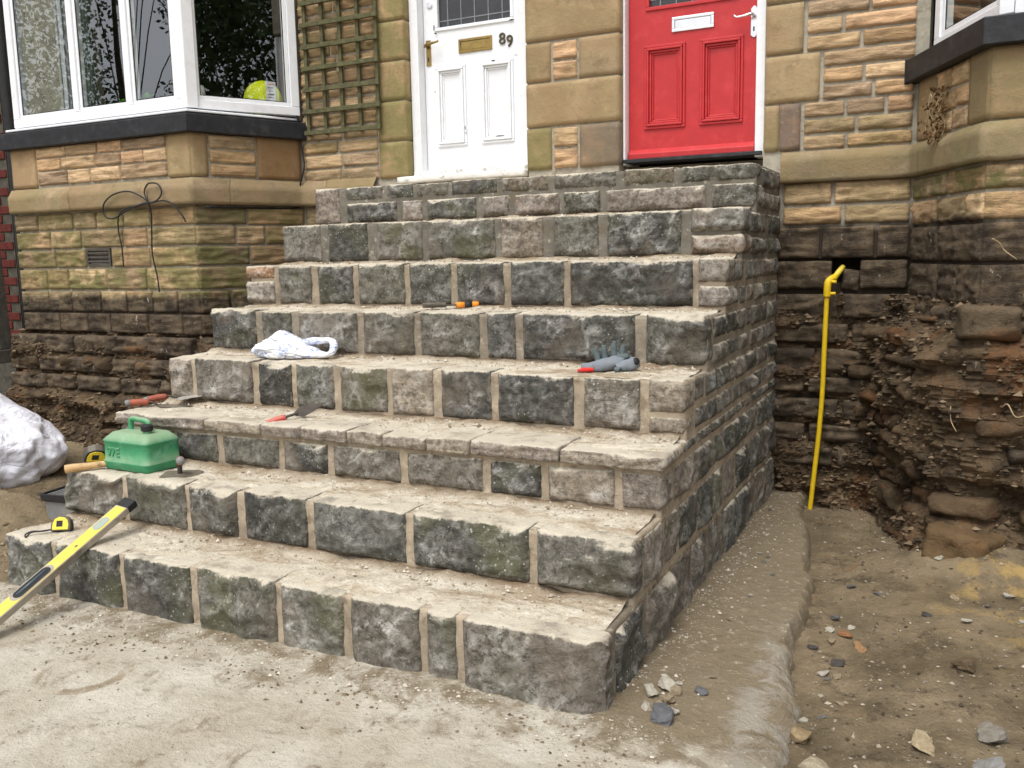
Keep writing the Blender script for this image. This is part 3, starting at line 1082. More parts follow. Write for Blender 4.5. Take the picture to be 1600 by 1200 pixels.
# ---- string course: chamfered band along the facade and round both bays
def band(name, pts, prof, mat, color, seg=.45):
    """sweep a (out, z) profile along a plan polyline with mitred corners, cut into lengths"""
    pts = [Vector((*p, 0)) for p in pts]
    nrm = []
    for i in range(len(pts)):
        ns = []
        if i > 0:
            t = (pts[i] - pts[i - 1]).normalized()
            ns.append(Vector((t.y, -t.x, 0)))
        if i < len(pts) - 1:
            t = (pts[i + 1] - pts[i]).normalized()
            ns.append(Vector((t.y, -t.x, 0)))
        n = sum(ns, Vector()).normalized()
        nrm.append(n / max(.3, n.dot(ns[0])))
    rings = []
    for i in range(len(pts) - 1):
        L = (pts[i + 1] - pts[i]).length
        m = max(1, int(round(L / .03)))
        for j in range(m if i < len(pts) - 2 else m + 1):
            t = j / m
            rings.append((pts[i].lerp(pts[i + 1], t), nrm[i].lerp(nrm[i + 1], t)))
    sub = []
    for (a, b) in zip(prof[:-1], prof[1:]):
        mm = max(1, int(math.hypot(b[0] - a[0], b[1] - a[1]) / .02))
        sub += [(a[0] + (b[0] - a[0]) * t / mm, a[1] + (b[1] - a[1]) * t / mm) for t in range(mm)]
    sub.append(prof[-1])
    n = len(sub)
    per = max(2, int(seg / .03))
    i0 = 0
    while i0 < len(rings) - 1:
        i1 = min(i0 + per + RND.randint(-4, 4), len(rings) - 1)
        if len(rings) - 1 - i1 < per // 2:
            i1 = len(rings) - 1
        rr = [(p.copy(), nn) for p, nn in rings[i0:i1 + 1]]
        if len(rr) > 1:
            tdir = (rr[1][0] - rr[0][0]).normalized()
            rr[0] = (rr[0][0] + tdir * .003, rr[0][1])
        V = [(p.x + nn.x * o_, p.y + nn.y * o_, z_) for p, nn in rr for (o_, z_) in sub]
        V = np.array(V) + np.array(HOFF)
        V += .0028 * np.stack([fbm(V * 9 + 3 * k_, 3) for k_ in range(3)], 1)
        Q = [(a * n + b, (a + 1) * n + b, (a + 1) * n + b + 1, a * n + b + 1) for a in range(len(rr) - 1) for b in range(n - 1)]
        # close the cut ends
        o = obj(name, mesh_np(name, V, Q), mat, house, None, None, (*shade(color, .9, 1.1), RND.uniform(.15, .6)))
        i0 = i1


SP = [(-.02, 1.768), (.038, 1.772), (.040, 1.885), (.002, 1.945), (-.02, 1.948)]
band('string_course', [(-5.48, -.76), (-3.66, -.76), (-3.338, -.006), (-2.70, -.006)], SP, M['ashlar'], srgb(152, 137, 110), .8)
SP2 = [(-.02, 1.755), (.034, 1.758), (.036, 1.885), (.002, 1.925), (-.02, 1.928)]
band('string_course', [(.012, -.006), (.688, -.006), (1.008, -.76), (2.8, -.76)], SP2, M['ashlar'], srgb(152, 138, 112), .75)

# ---- left bay: masonry under the window
for a, b in ((1.963, 2.068), (2.068, 2.158), (2.158, 2.24)):
    course(0, BAYF, 0, -5.185, -3.885, a, b, .2, .36, .0, .012, relief=.010)
wstone(0, BAYF, 0, -5.47, -5.20, 1.955, 2.24, 'smooth', srgb(180, 160, 122), .05, .1)
wstone(0, BAYF, 0, -3.872, -3.662, 1.955, 2.24, 'smooth', srgb(164, 148, 112), .1, .1)
wstone(BC[0], BC[1], CANT, .004, .12, 1.955, 2.24, 'smooth', srgb(164, 148, 112), .1, .1)
for a, b in ((1.955, 2.045), (2.045, 2.14), (2.14, 2.24)):
    course(BC[0], BC[1], CANT, .135, .46, a, b, .2, .34, .2, .014, relief=.016)
wstone(BC[0], BC[1], CANT, .475, CL - .01, 1.955, 2.24, 'smooth', srgb(140, 112, 76), .1, .1)
for a, b, al in ((1.635, 1.765, .6), (1.50, 1.635, .7), (1.36, 1.50, 1.0), (1.20, 1.36, 1.0), (1.04, 1.20, .8), (.89, 1.04, .0)):
    if a == 1.36:
        course(0, BAYF, 0, -5.49, -4.75, a, b, .24, .44, al, .014, dark=.85)
        course(0, BAYF, 0, -4.475, -3.665, a, b, .24, .44, al, .014, dark=.85)
    else:
        course(0, BAYF, 0, -5.49, -3.665, a, b, .22, .44, al, .014, dark=.85)
    course(BC[0], BC[1], CANT, .004, CL - .01, a, b, .2, .4, min(1, al + .3), .014, dark=.66)
# cast iron air brick
v = MB()
v.box(-4.735, -4.49, -.752, -.735, 1.372, 1.388).box(-4.735, -4.49, -.752, -.735, 1.482, 1.498)
v.box(-4.735, -4.718, -.752, -.735, 1.388, 1.482).box(-4.507, -4.49, -.752, -.735, 1.388, 1.482)
vent = v.build('air_vent', M['greywood'], house, HOFF)
vent['label'] = 'dark louvred air brick low in the bay wall'
for i in range(3):
    z = 1.402 + i * .03
    MB().add([(-4.718, -.756, z), (-4.507, -.756, z), (-4.507, -.738, z + .022), (-4.718, -.738, z + .022), (-4.718, -.752, z - .003), (-4.507, -.752, z - .003), (-4.507, -.734, z + .019), (-4.718, -.734, z + .019)],
             [(0, 1, 2, 3), (7, 6, 5, 4), (0, 4, 5, 1), (3, 2, 6, 7), (0, 3, 7, 4), (1, 5, 6, 2)]).build('slat', M['darksteel'], vent)

# ---- right bay masonry
wstone(RC[0], RC[1], RCANT, .02, .25, 1.935, 2.24, 'smooth', srgb(150, 134, 102), .15, .1)
for a, b in ((1.935, 2.035), (2.035, 2.135), (2.135, 2.24)):
    course(RC[0], RC[1], RCANT, .262, .60, a, b, .14, .24, .2, .014, relief=.014)
wstone(RC[0], RC[1], RCANT, .615, CL - .004, 1.935, 2.24, 'smooth', srgb(140, 128, 98), .25, .1)
wstone(0, RB[1], 0, RB[0] + .004, RB[0] + .30, 1.935, 2.24, 'smooth', srgb(150, 136, 104), .3, .1)
course(0, RB[1], 0, RB[0] + .32, 2.7, 1.935, 2.035, .2, .4, .2)
course(0, RB[1], 0, RB[0] + .32, 2.7, 2.035, 2.135, .2, .4, .2)
course(0, RB[1], 0, RB[0] + .32, 2.7, 2.135, 2.24, .2, .4, .2)
for a, b, al in ((1.632, 1.752, .95), (1.50, 1.632, .5), (1.315, 1.50, 0), (1.12, 1.315, 0)):
    course(RC[0], RC[1], RCANT, .01, CL - .004, a, b, .2, .42, al, .016, relief=.024)
    course(0, RB[1], 0, RB[0] + .004, 2.75, a, b, .25, .45, al, .016, relief=.024)


# ---- dug-out rubble footings below the coursed stone
def crumbs(name, label, spots, a, b, parent=None):
    """spots: array of x,y,z,size,tone"""
    base = np.array([(1, 0, 0), (-1, 0, 0), (0, 1, 0), (0, -1, 0), (0, 0, .75), (0, 0, -.5)], float)
    tri = np.array([(0, 2, 4), (2, 1, 4), (1, 3, 4), (3, 0, 4), (2, 0, 5), (1, 2, 5), (3, 1, 5), (0, 3, 5)])
    rs = np.random.RandomState(5)
    n = len(spots)
    V = base[None] * (1 + .35 * rs.normal(size=(n, 6, 1)))
    an = rs.uniform(0, 6.28, n)
    ca, sa = np.cos(an), np.sin(an)
    x = V[:, :, 0] * ca[:, None] - V[:, :, 1] * sa[:, None]
    y = V[:, :, 0] * sa[:, None] + V[:, :, 1] * ca[:, None]
    V = np.stack([x, y * rs.uniform(.6, 1, n)[:, None], V[:, :, 2]], 2) * spots[:, 3][:, None, None] + spots[:, :3][:, None, :]
    T_ = (tri[None] + 6 * np.arange(n)[:, None, None]).reshape(-1, 3)
    o = obj(name, mesh_np(name, V.reshape(-1, 3), T_, False, {'tone': np.repeat(spots[:, 4], 6)}), mat_tone(name + '_tone', a, b), parent)
    tag(o, label, None, None, 'stuff')


def footing(path, ztop, offs, name, seed, nst, label, xr):
    pts = [Vector((*p, 0)) for p in path]
    segs = [(pts[i + 1] - pts[i]).length for i in range(len(pts) - 1)]
    tot = sum(segs)

    def at(s):
        s = min(max(s, 0), tot - 1e-6)
        for i, L in enumerate(segs):
            if s <= L or i == len(segs) - 1:
                t = (pts[i + 1] - pts[i]).normalized()
                return pts[i] + t * s, Vector((t.y, -t.x, 0)), t
            s -= L

    def smooth(s):
        n = Vector()
        p = Vector()
        for ds in (-.08, -.04, 0, .04, .08):
            a, b, _ = at(s + ds)
            n += b
            p += a
        return p / 5, n.normalized()
    st = .0115
    ss = np.arange(0, tot, st)
    zz = np.arange(-.16, ztop, st)
    base = [smooth(s) for s in ss]
    PX = np.array([[p.x, p.y] for p, n in base])
    NX = np.array([[n.x, n.y] for p, n in base])
    S, Z = np.meshgrid(np.arange(len(ss)), zz)
    S, Z = S.ravel(), Z.ravel()
    sv = ss[S]
    P3 = np.c_[sv, np.zeros(len(sv)) + seed, Z]
    rs = np.random.RandomState(seed)
    sc, _ = scallop(sv - tot / 2 + .05 * fbm(P3 * 6, 3), (Z + .16) * 1.9 + .05 * fbm(P3 * 6 + 9, 3), tot, (ztop + .16) * 1.9, rs, .13)
    o_ = offs(sv, Z + .03 * fbm(np.c_[sv * 3, Z * 0, Z * 0] + 4, 3)) + .045 * (sc - .5) + .05 * fbm(P3 * np.array([5, 1, 6.5]), 4) + .022 * np.abs(fbm(P3 * np.array([17, 1, 20]), 4)) + .012 * fbm(P3 * np.array([40, 1, 44]), 3)
    o_ -= sstep(.06, 0, ztop - Z) * .02
    V = np.c_[PX[S, 0] + NX[S, 0] * o_, PX[S, 1] + NX[S, 1] * o_, Z]
    n, m = len(ss), len(zz)
    i = (np.arange(m - 1)[:, None] * n + np.arange(n - 1)[None]).ravel()
    Q = np.c_[i, i + 1, i + n + 1, i + n]
    f = obj(name, mesh_np(name, V + np.array(HOFF), Q, False), M['rubble'], house, None, None, (.5, .5, .5, 0))
    f['label'] = label
    rs2 = np.random.RandomState(seed + 1)
    pk = rs2.randint(0, len(V), 9000)
    Nn = np.c_[NX[S, 0], NX[S, 1], np.zeros(len(S))][pk]
    sz_ = .003 + .019 * rs2.random_sample(9000) ** 3
    crumbs('soil_clods', None, np.c_[V[pk] + Nn * .004 + np.array(HOFF), sz_, rs2.random_sample(9000) ** 2], srgb(58, 49, 39), srgb(140, 121, 96), house)
    z = -.06
    cnt = 0
    while z < ztop - .07 and cnt < nst:
        hh = RND.uniform(.05, .12)
        s = RND.uniform(0, .2)
        while s < tot:
            L = RND.uniform(.10, .34)
            if RND.random() < .62:
                p, nn = smooth(s + L / 2)
                a = math.atan2(nn.x, -nn.y)
                h = hh * RND.uniform(.5, 1.05)
                rme = rock_mesh(L, .16, h, nseed(), 'pitch', .016, .04, .012, jit=2.6)
                off = float(offs(np.array([s + L / 2]), np.array([z + h / 2]))[0]) + (RND.uniform(-.03, .0) if xr and s < .62 else RND.uniform(-.005, .04))
                tone = RND.choice([.0, .0, .0, .35, .55])
                c = RND.choice([srgb(98, 84, 66), srgb(116, 96, 74), srgb(84, 74, 60), srgb(108, 78, 54), srgb(128, 110, 84), srgb(66, 64, 60)])
                hobj('rubble_stone', rme, M['rubble'], (p.x + nn.x * off, p.y + nn.y * off, z), a, (*c[:3], tone)).rotation_euler = (RND.uniform(-.06, .06), RND.uniform(-.10, .10), a + RND.uniform(-.12, .12))
                cnt += 1
            s += L + RND.uniform(.02, .12)
        z += hh + RND.uniform(.005, .03)


for a, b, o_ in ((.735, .885, .07), (.60, .73, .09), (.47, .595, .11)):
    course(0, BAYF - o_, 0, -5.56, -3.70 + RND.uniform(-.1, .02), a, b, .26, .55, 0, .022, relief=.045)
    course(BC[0] + o_, BC[1] + o_ * .2, CANT, -.06, CL - .01, a, b, .2, .4, 0, .022, relief=.045)
for a, b, o_ in ((1.0, 1.155, .0), (.86, .99, .012), (.70, .85, .02), (.575, .69, .02), (.43, .565, .03), (.30, .42, .03), (.16, .29, .04)):
    s_ = -.02
    course(0, -o_, 0, s_, .70, a, b, .16, .42, 0, .026, relief=.045)
for a, b, o_ in ((.985, 1.12, .03), (.80, .93, .13)):
    course(RC[0] - o_, RC[1] - o_ * .3, RCANT, .05, CL, a, b, .18, .40, 0, .03, relief=.05)
    course(0, RB[1] - o_, 0, RB[0] - .02, 2.7, a, b, .2, .46, 0, .03, relief=.05)


def off_left(s, z):
    return -.01 + .08 * sstep(.86, .78, z) + .10 * sstep(.50, .42, z) + .10 * sstep(.26, .16, z)


def off_right(s, z):
    bay = sstep(.55, .85, s)
    return -.02 + .05 * bay + .02 * sstep(1.1, .9, z) + .03 * sstep(.5, .2, z) * (1 - bay) + bay * (.13 * sstep(1.06, .92, z) - .05 * sstep(.45, .3, z) + .05 * sstep(.2, .05, z))


footing([(-5.58, -.74), (-3.66, -.74), (-3.345, .01), (-2.55, .01)], .905, off_left, 'rubble_footing', 21, 150, 'dark dug-out rubble footing stepping out under left bay', 0)
footing([(-.10, .01), (.69, .01), (1.01, -.74), (2.75, -.74)], 1.15, off_right, 'rubble_footing', 33, 190, 'dark excavated rubble footing beside the right flank of steps', 1)


# ---- windows
def sill_band(path, prof, name, mat):
    pts = [Vector((*p, 0)) for p in path]
    nrm = []
    for i in range(len(pts)):
        ns = []
        if i > 0:
            t = (pts[i] - pts[i - 1]).normalized()
            ns.append(Vector((t.y, -t.x, 0)))
        if i < len(pts) - 1:
            t = (pts[i + 1] - pts[i]).normalized()
            ns.append(Vector((t.y, -t.x, 0)))
        n = sum(ns, Vector()).normalized()
        nrm.append(n / max(.3, n.dot(ns[0])))
    V = [(p.x + n.x * o_, p.y + n.y * o_, z_) for p, n in zip(pts, nrm) for (o_, z_) in prof]
    k = len(prof)
    F = [(i * k + j, (i + 1) * k + j, (i + 1) * k + (j + 1) % k, i * k + (j + 1) % k) for i in range(len(pts) - 1) for j in range(k)]
    F += [tuple(range(k - 1, -1, -1)), tuple((len(pts) - 1) * k + j for j in range(k))]
    return MB().add(V, F).build(name, mat, house, HOFF, bevel=.006)


lpath = [(-5.80, .02), (-5.47, -.75), (-3.66, -.75), (-3.335, .01)]
sill_band(lpath, [(-.12, 2.236), (.055, 2.236), (.055, 2.352), (-.12, 2.366)], 'window_sill', M['black'])['label'] = 'black painted stone sill of left bay'
sill_band([(-5.77, .04), (-5.44, -.72), (-3.68, -.72), (-3.37, .02)], [(-.08, 2.3665), (.05, 2.3665), (.05, 2.384), (-.08, 2.398)], 'window_sill', M['upvc'])
rpath = [(.685, .01), (1.01, -.75), (2.8, -.75)]
sill_band(rpath, [(-.12, 2.236), (.055, 2.236), (.055, 2.352), (-.12, 2.366)], 'window_sill', M['black'])['label'] = 'black painted stone sill of right bay'


def window(p0, p1, z0, z1, mull, name, fw=.062, sash=None):
    """white frame standing on the line p0-p1 (seen from the left-hand side p0), one glazed light between mullions"""
    p0, p1 = Vector((*p0, 0)), Vector((*p1, 0))
    L = (p1 - p0).length
    a = math.atan2(p1.y - p0.y, p1.x - p0.x)
    f = MB()
    f.box(0, L, 0, .07, z0, z0 + .06)
    f.box(0, L, 0, .07, z1 - .06, z1)
    f.box(0, fw, .0005, .0695, z0 + .06, z1 - .06)
    f.box(L - fw, L, .0005, .0695, z0 + .06, z1 - .06)
    for m in mull:
        f.box(m - .022, m + .022, .0005, .0695, z0 + .06, z1 - .06)
    win = f.build(name, M['upvc'], house, p0 + HOFF, (0, 0, a), bevel=.005)
    edges = [fw] + [x for m in mull for x in (m - .022, m + .022)] + [L - fw]
    for i in range(0, len(edges), 2):
        x0, x1 = edges[i] + .001, edges[i + 1] - .001
        b = MB()
        t = .026
        zb, zt = z0 + .061, z1 - .061
        b.box(x0, x1, .012, .058, zb, zb + t).box(x0, x1, .012, .058, zt - t, zt)
        b.box(x0, x0 + t, .0125, .0575, zb + t, zt - t).box(x1 - t, x1, .0125, .0575, zb + t, zt - t)
        b.build('sash', M['upvc'], win, bevel=.004)
        g = MB()
        g.box(x0 + t, x1 - t, .021, .025, zb + t, zt - t)
        g.build('pane', M['glass'], win)
        g = MB()
        gk = .006
        g.box(x0 + t, x0 + t + gk, .017, .0209, zb + t, zt - t).box(x1 - t - gk, x1 - t, .017, .0209, zb + t, zt - t).box(x0 + t + gk, x1 - t - gk, .017, .0209, zb + t, zb + t + gk)
        g.build('gasket', M['rubber'], win)
    return win


window((-5.43, -.725), (-3.72, -.725), 2.40, 3.95, [.69, 1.22], 'window')
window((-3.685, -.715), (-3.312, -.03), 2.40, 3.95, [], 'window')
window((-5.74, .0), (-5.455, -.70), 2.40, 3.95, [], 'window')
MB().prism([(-3.722, -.735), (-3.672, -.735), (-3.640, -.665), (-3.68, -.63), (-3.722, -.655)], 2.40, 3.95).build('corner_post', M['upvc'], house, HOFF, bevel=.006)
MB().box(-3.345, -3.312, -.03, .05, 2.37, 3.95).build('timber_batten', M['greywood'], house, HOFF)
window((.76, -.05), (1.045, -.70), 2.368, 3.95, [], 'window')
window((1.09, -.715), (2.72, -.715), 2.368, 3.95, [.55, 1.1], 'window')
MB().prism([(1.03, -.715), (1.088, -.735), (1.088, -.655), (1.05, -.63)], 2.368, 3.95).build('corner_post', M['upvc'], house, HOFF, bevel=.006)
# curtain inside the left bay
cv, cq = [], []
for i in range(40):
    t = i / 39
    for z in (2.42, 3.94):
        cv.append((-4.93 + .14 * t, -.50 + .02 * math.sin(t * 30), z))
for i in range(39):
    cq.append((2 * i, 2 * i + 2, 2 * i + 3, 2 * i + 1))
hobj('curtain', mesh_np('curtain', cv, cq), mat_plain('curtain_cloth', srgb(110, 120, 112)[:3], .95, .1), (0, 0, 0))


# ---- doors
def text_mesh(body, size, ext, name):
    cu = bpy.data.curves.new(name, 'FONT')
    cu.body = body
    cu.size = size
    cu.extrude = ext
    cu.bevel_depth = size * .012
    o = bpy.data.objects.new('tmp_text', cu)
    COL.objects.link(o)
    dg = bpy.context.evaluated_depsgraph_get()
    me = bpy.data.meshes.new_from_object(o.evaluated_get(dg))
    bpy.data.objects.remove(o)
    me.name = name
    return me


def ring(b, x0, x1, z0, z1, t, y0, y1):
    b.box(x0, x1, y0, y1, z0, z0 + t).box(x0, x1, y0, y1, z1 - t, z1)
    b.box(x0, x0 + t, y0 + .0003, y1, z0 + t, z1 - t).box(x1 - t, x1, y0 + .0003, y1, z0 + t, z1 - t)
    return b


def panel_mould(door, x0, x1, z0, z1, mat, yf, hood=.0):
    """bolection moulding round a sunk panel: stepped rings and a raised field"""
    b = MB()
    ring(b, x0, x1, z0, z1, .016, yf - .012, yf + .01)
    ring(b, x0 + .0165, x1 - .0165, z0 + .0165, z1 - .0165, .014, yf - .020, yf + .008)
    ring(b, x0 + .031, x1 - .031, z0 + .031, z1 - .031, .014, yf - .008, yf + .010)
    ring(b, x0 + .0455, x1 - .0455, z0 + .0455, z1 - .0455, .010, yf + .0, yf + .013)
    b.build('panel_moulding', mat, door, bevel=.004)
    p = MB()
    p.box(x0 + .012, x1 - .012, yf + .010, yf + .02, z0 + .012, z1 - .012)
    p.build('panel', mat, door)


def door(x0, x1, z0, z1, yf, mat, panels, glass, name):
    """stiles and rails as one leaf with sunk panels, glazed above"""
    b = MB()
    cuts = sorted(panels, key=lambda p: p[0])
    gx0, gx1, gz0, gz1 = glass
    py0, py1 = cuts[0][2], cuts[0][3]
    d = .044
    b.box(x0, x1, yf, yf + d, z0, py0)                      # bottom rail
    b.box(x0, x1, yf, yf + d, py1, gz0)                     # lock rail
    b.box(x0, x1, yf, yf + d, gz1, z1)
    b.box(x0, gx0, yf, yf + d, gz0, gz1).box(gx1, x1, yf, yf + d, gz0, gz1)
    xs = [x0] + [v for p in cuts for v in (p[0], p[1])] + [x1]
    for i in range(0, len(xs), 2):
        b.box(xs[i], xs[i + 1], yf, yf + d, py0, py1)
    dr = b.build(name, mat, house, HOFF)
    for p in cuts:
        panel_mould(dr, p[0], p[1], p[2], p[3], mat, yf)
    g = MB()
    ring(g, gx0 - .012, gx1 + .012, gz0 - .012, gz1 + .012, .022, yf - .010, yf + .02)
    g.build('glazing_bead', mat, dr, bevel=.004)
    MB().box(gx0 + .01, gx1 - .01, yf + .018, yf + .022, gz0 + .01, gz1 - .01).build('pane', M['darkglass'], dr)
    c = MB()
    n = 5
    for i in range(1, n + 1):
        x = gx0 + .01 + (gx1 - gx0 - .02) * (i - .35) / (n + .3)
        c.box(x - .0035, x + .0035, yf + .0145, yf + .0179, gz0 + .01, gz1 - .01)
    c.box(gx0 + .011, gx1 - .011, yf + .0150, yf + .0178, gz0 + .05, gz0 + .057)
    c.build('lead_came', M['lead'], dr)
    return dr


M['lead'] = mat_plain('lead_came', (.22, .23, .24), .6, .3, .4)
T = NT('textured_dark_glass', .22, .5)
_v = T.objvec()
T.color(T.mix(T.noise(_v, 8, 4), (.022, .022, .024), (.05, .05, .055)))
T.bump(T.noise(_v, 90, 4), .35, .004)
M['darkglass'] = T.m

YF = .12
wd = door(-2.358, -1.634, 1.972, 3.90, YF, M['wpaint'], [(-2.272, -2.045, 2.125, 2.645), (-1.935, -1.695, 2.125, 2.645)], (-2.255, -1.70, 2.885, 3.72), 'door')
wd['label'] = 'white painted panelled door with brass letterbox and number 89'
f = MB()
f.box(-2.436, -2.362, .06, .19, 1.94, 3.98).box(-1.630, -1.553, .06, .19, 1.94, 3.98).box(-2.361, -1.631, .0605, .19, 3.905, 3.98)
f.box(-2.375, -2.362, .045, .0598, 1.96, 3.97)
f.build('door_frame', M['wpaint'], house, HOFF, bevel=.004)
MB().box(-2.43, -1.56, .045, .22, 1.930, 1.967).build('threshold', M['wchip'], house, HOFF, bevel=.006)
V_, Q_ = box_grid(.95, .19, .045, 40, 8, 4)
V_ = round_box(V_, (-.475, 0, 0), (.475, .19, .045), .01)
V_ += .004 * np.stack([fbm(V_ * 14 + 3 * k, 3) for k in range(3)], 1)
hobj('doorstep', mesh_np('doorstep', V_, Q_), M['wchip'], (-2.03, -.055, 1.886))
# ironmongery of the white door
MB().box(-2.342, -2.306, YF - .006, YF, 2.66, 2.825).build('handle_plate', M['brass'], wd, bevel=.002)
MB().tube([(-2.324, YF - .004, 2.785), (-2.324, YF - .045, 2.785), (-2.315, YF - .052, 2.786), (-2.27, YF - .052, 2.792), (-2.235, YF - .05, 2.797), (-2.222, YF - .05, 2.803)], [.011, .009, .009, .008, .007, .008], 10).build('door_handle', M['brass'], wd, smooth=True)
MB().tube([(-2.345, YF - .02, 2.782), (-2.324, YF - .045, 2.785)], .008, 8).build('handle_knuckle', M['brass'], wd, smooth=True)
MB().tube([(-2.305, YF, 3.047), (-2.305, YF - .008, 3.047), (-2.305, YF - .010, 3.047)], [.021, .021, .017], 20).build('night_latch', M['chrome'], wd, smooth=False)
MB().box(-2.328, -2.320, YF - .0075, YF - .0061, 2.688, 2.712).build('keyhole_shade', M['rubber'], wd)  # raised black box, its colour painting the shade of a keyhole
lb = ring(MB(), -2.092, -1.845, 2.715, 2.803, .016, YF - .009, YF).build('letterbox', M['brass'], wd, bevel=.002)
MB().box(-2.075, -1.862, YF - .0055, YF - .0005, 2.732, 2.786).build('flap', M['brass'], lb, bevel=.002)
for ch, x, z in (('8', -1.795, 2.738), ('9', -1.742, 2.718)):
    o = obj('house_number', text_mesh(ch, .100, .003, 'digit'), M['bronze'], wd, (x, YF - .004, z), (math.pi / 2, 0, 0))
# bare chips in the paint
for (x, z, w_, h_) in ((-2.273, 2.90, .010, .05), (-2.262, 2.862, .022, .013), (-1.70, 2.876, .05, .010), (-2.285, 2.49, .006, .018), (-1.83, 2.64, .034, .010), (-2.05, 2.235, .007, .034), (-1.79, 2.163, .075, .010), (-2.045, 2.20, .010, .012), (-1.665, 2.655, .03, .005)):
    n = 9
    pts = [(x + w_ / 2 * math.cos(a * 2 * math.pi / n) * RND.uniform(.6, 1.1), YF - .0215 if z < 2.66 and h_ < .04 and x > -2.28 else YF - .0009, z + h_ / 2 * math.sin(a * 2 * math.pi / n) * RND.uniform(.6, 1.1)) for a in range(n)]
    if abs(z - 2.876) < .03:
        pts = [(a, YF - .0108, c) for a, _, c in pts]
    MB().add(pts, [tuple(range(n))]).build('paint_chip', M['rubber'], wd)

rd = door(-.916, -.154, 1.955, 3.90, YF, M['red'], [(-.82, -.568, 2.127, 2.612), (-.482, -.230, 2.127, 2.612)], (-.80, -.27, 2.822, 3.72), 'door')
rd['label'] = 'red panelled door with silver letterbox and handle'
f = MB()
f.box(-.975, -.920, .07, .19, 1.92, 3.98).box(-.150, -.098, .07, .19, 1.92, 3.98).box(-.9195, -.1505, .0705, .19, 3.905, 3.98)
f.box(-.992, -.9755, .04, .15, 1.92, 3.98)
f.box(-.935, -.9205, .055, .0698, 1.92, 3.97)
f.build('door_frame', M['upvc'], house, HOFF, bevel=.004)
b = MB()
b.add([(-.914, YF - .004, 2.012), (-.156, YF - .004, 2.012), (-.156, YF - .028, 1.985), (-.914, YF - .028, 1.985), (-.914, YF - .028, 1.957), (-.156, YF - .028, 1.957), (-.914, YF - .001, 1.957), (-.156, YF - .001, 1.957), (-.914, YF - .001, 2.014), (-.156, YF - .001, 2.014)],
      [(3, 2, 1, 0), (4, 5, 2, 3), (6, 7, 5, 4), (8, 0, 1, 9), (0, 8, 6, 4, 3), (1, 2, 5, 7, 9), (6, 8, 9, 7)])
b.build('weather_bar', M['red'], rd, bevel=.002)
MB().box(-.965, -.105, .045, .2, 1.930, 1.952).build('threshold', M['black'], house, HOFF, bevel=.004)
lb = ring(MB(), -.652, -.402, 2.672, 2.757, .018, YF - .009, YF).build('letterbox', M['chrome'], rd, bevel=.003)
MB().box(-.633, -.421, YF - .0055, YF - .0005, 2.691, 2.738).build('flap', M['chrome'], lb, bevel=.002)
MB().prism([(-.192, 2.60), (-.178, 2.588), (-.168, 2.588), (-.156, 2.60), (-.156, 2.745), (-.168, 2.758), (-.178, 2.758), (-.192, 2.745)], 0, .007).build('handle_plate', M['chrome'], rd, (0, YF - .0005, 0), (math.pi / 2, 0, 0), bevel=.002)
MB().tube([(-.174, YF - .004, 2.705), (-.174, YF - .045, 2.705), (-.186, YF - .052, 2.706), (-.225, YF - .052, 2.700), (-.262, YF - .052, 2.697), (-.275, YF - .05, 2.705), (-.277, YF - .05, 2.713)], [.010, .008, .008, .007, .006, .006, .005], 10).build('door_handle', M['chrome'], rd, smooth=True)
MB().box(-.178, -.170, YF - .009, YF - .0076, 2.622, 2.646).build('keyhole_shade', M['rubber'], rd)  # no hole is cut; keyhole shade painted as a black box

# ---- black downpipe at the far corner of the bay
dp = MB().tube([(-6.40, -.07, z) for z in np.arange(.6, 6.0, .6)], .045, 14).build('downpipe', M['rubber'], house, HOFF, smooth=True)

# ------------------------------------------------------------------ neighbouring brick building
nb = empty('brick_building', (-8, 0, 0))
tag(nb, 'dark red brick building at the far left edge beyond the bay', 'building')
MB().box(-11, -6.55, -.03, 4, -.4, 6.5).build('wall', M['greywood'], nb, (8, 0, 0))
bme = MB().box(-.1075, .1075, -.012, .05, 0, .066).build('brick', M['brick'], nb, bevel=.004)
bmesh_shared = bme.data
first = True
for r in range(36):
    for c in range(4):
        x = -6.665 - c * .227 - (.1135 if r % 2 else 0)
        z = .75 + r * .078
        if first:
            o = bme
            first = False
        else:
            o = bme.copy()
            COL.objects.link(o)
        o.parent = nb
        o.location = (x + 8, -.03 + RND.uniform(-.003, .003), z)

# ------------------------------------------------------------------ things about the place
# weathered timber trellis
tr = empty('timber_trellis', (-2.94, -.03, 2.26))
tag(tr, 'mossy timber square trellis hung between bay window and white door', 'trellis')
for i in range(5):
    x = -.30 + i * .148
    w_ = MB().box(-.013, .013, -.006, .012, 0, 1.35).build('upright', M['wood'], tr, (x, 0, -.005), (0, RND.uniform(-.006, .006), 0), bevel=.002)
for i in range(10):
    z = .012 + i * .1455
    MB().box(-.322, .322, -.030, -.0065, -.015, .015).build('slat', M['wood'], tr, (0, 0, z), (0, RND.uniform(-.006, .006), 0), bevel=.002)

# black cable looped on the bay wall
def smooth_path(P, n=6):
    P = [Vector(p) for p in P]
    out = []
    for i in range(len(P) - 1):
        p0, p1, p2, p3 = P[max(i - 1, 0)], P[i], P[i + 1], P[min(i + 2, len(P) - 1)]
        for j in range(n):
            t = j / n
            out.append(.5 * ((2 * p1) + (-p0 + p2) * t + (2 * p0 - 5 * p1 + 4 * p2 - p3) * t * t + (-p0 + 3 * p1 - 3 * p2 + p3) * t ** 3))
    out.append(P[-1])
    return out


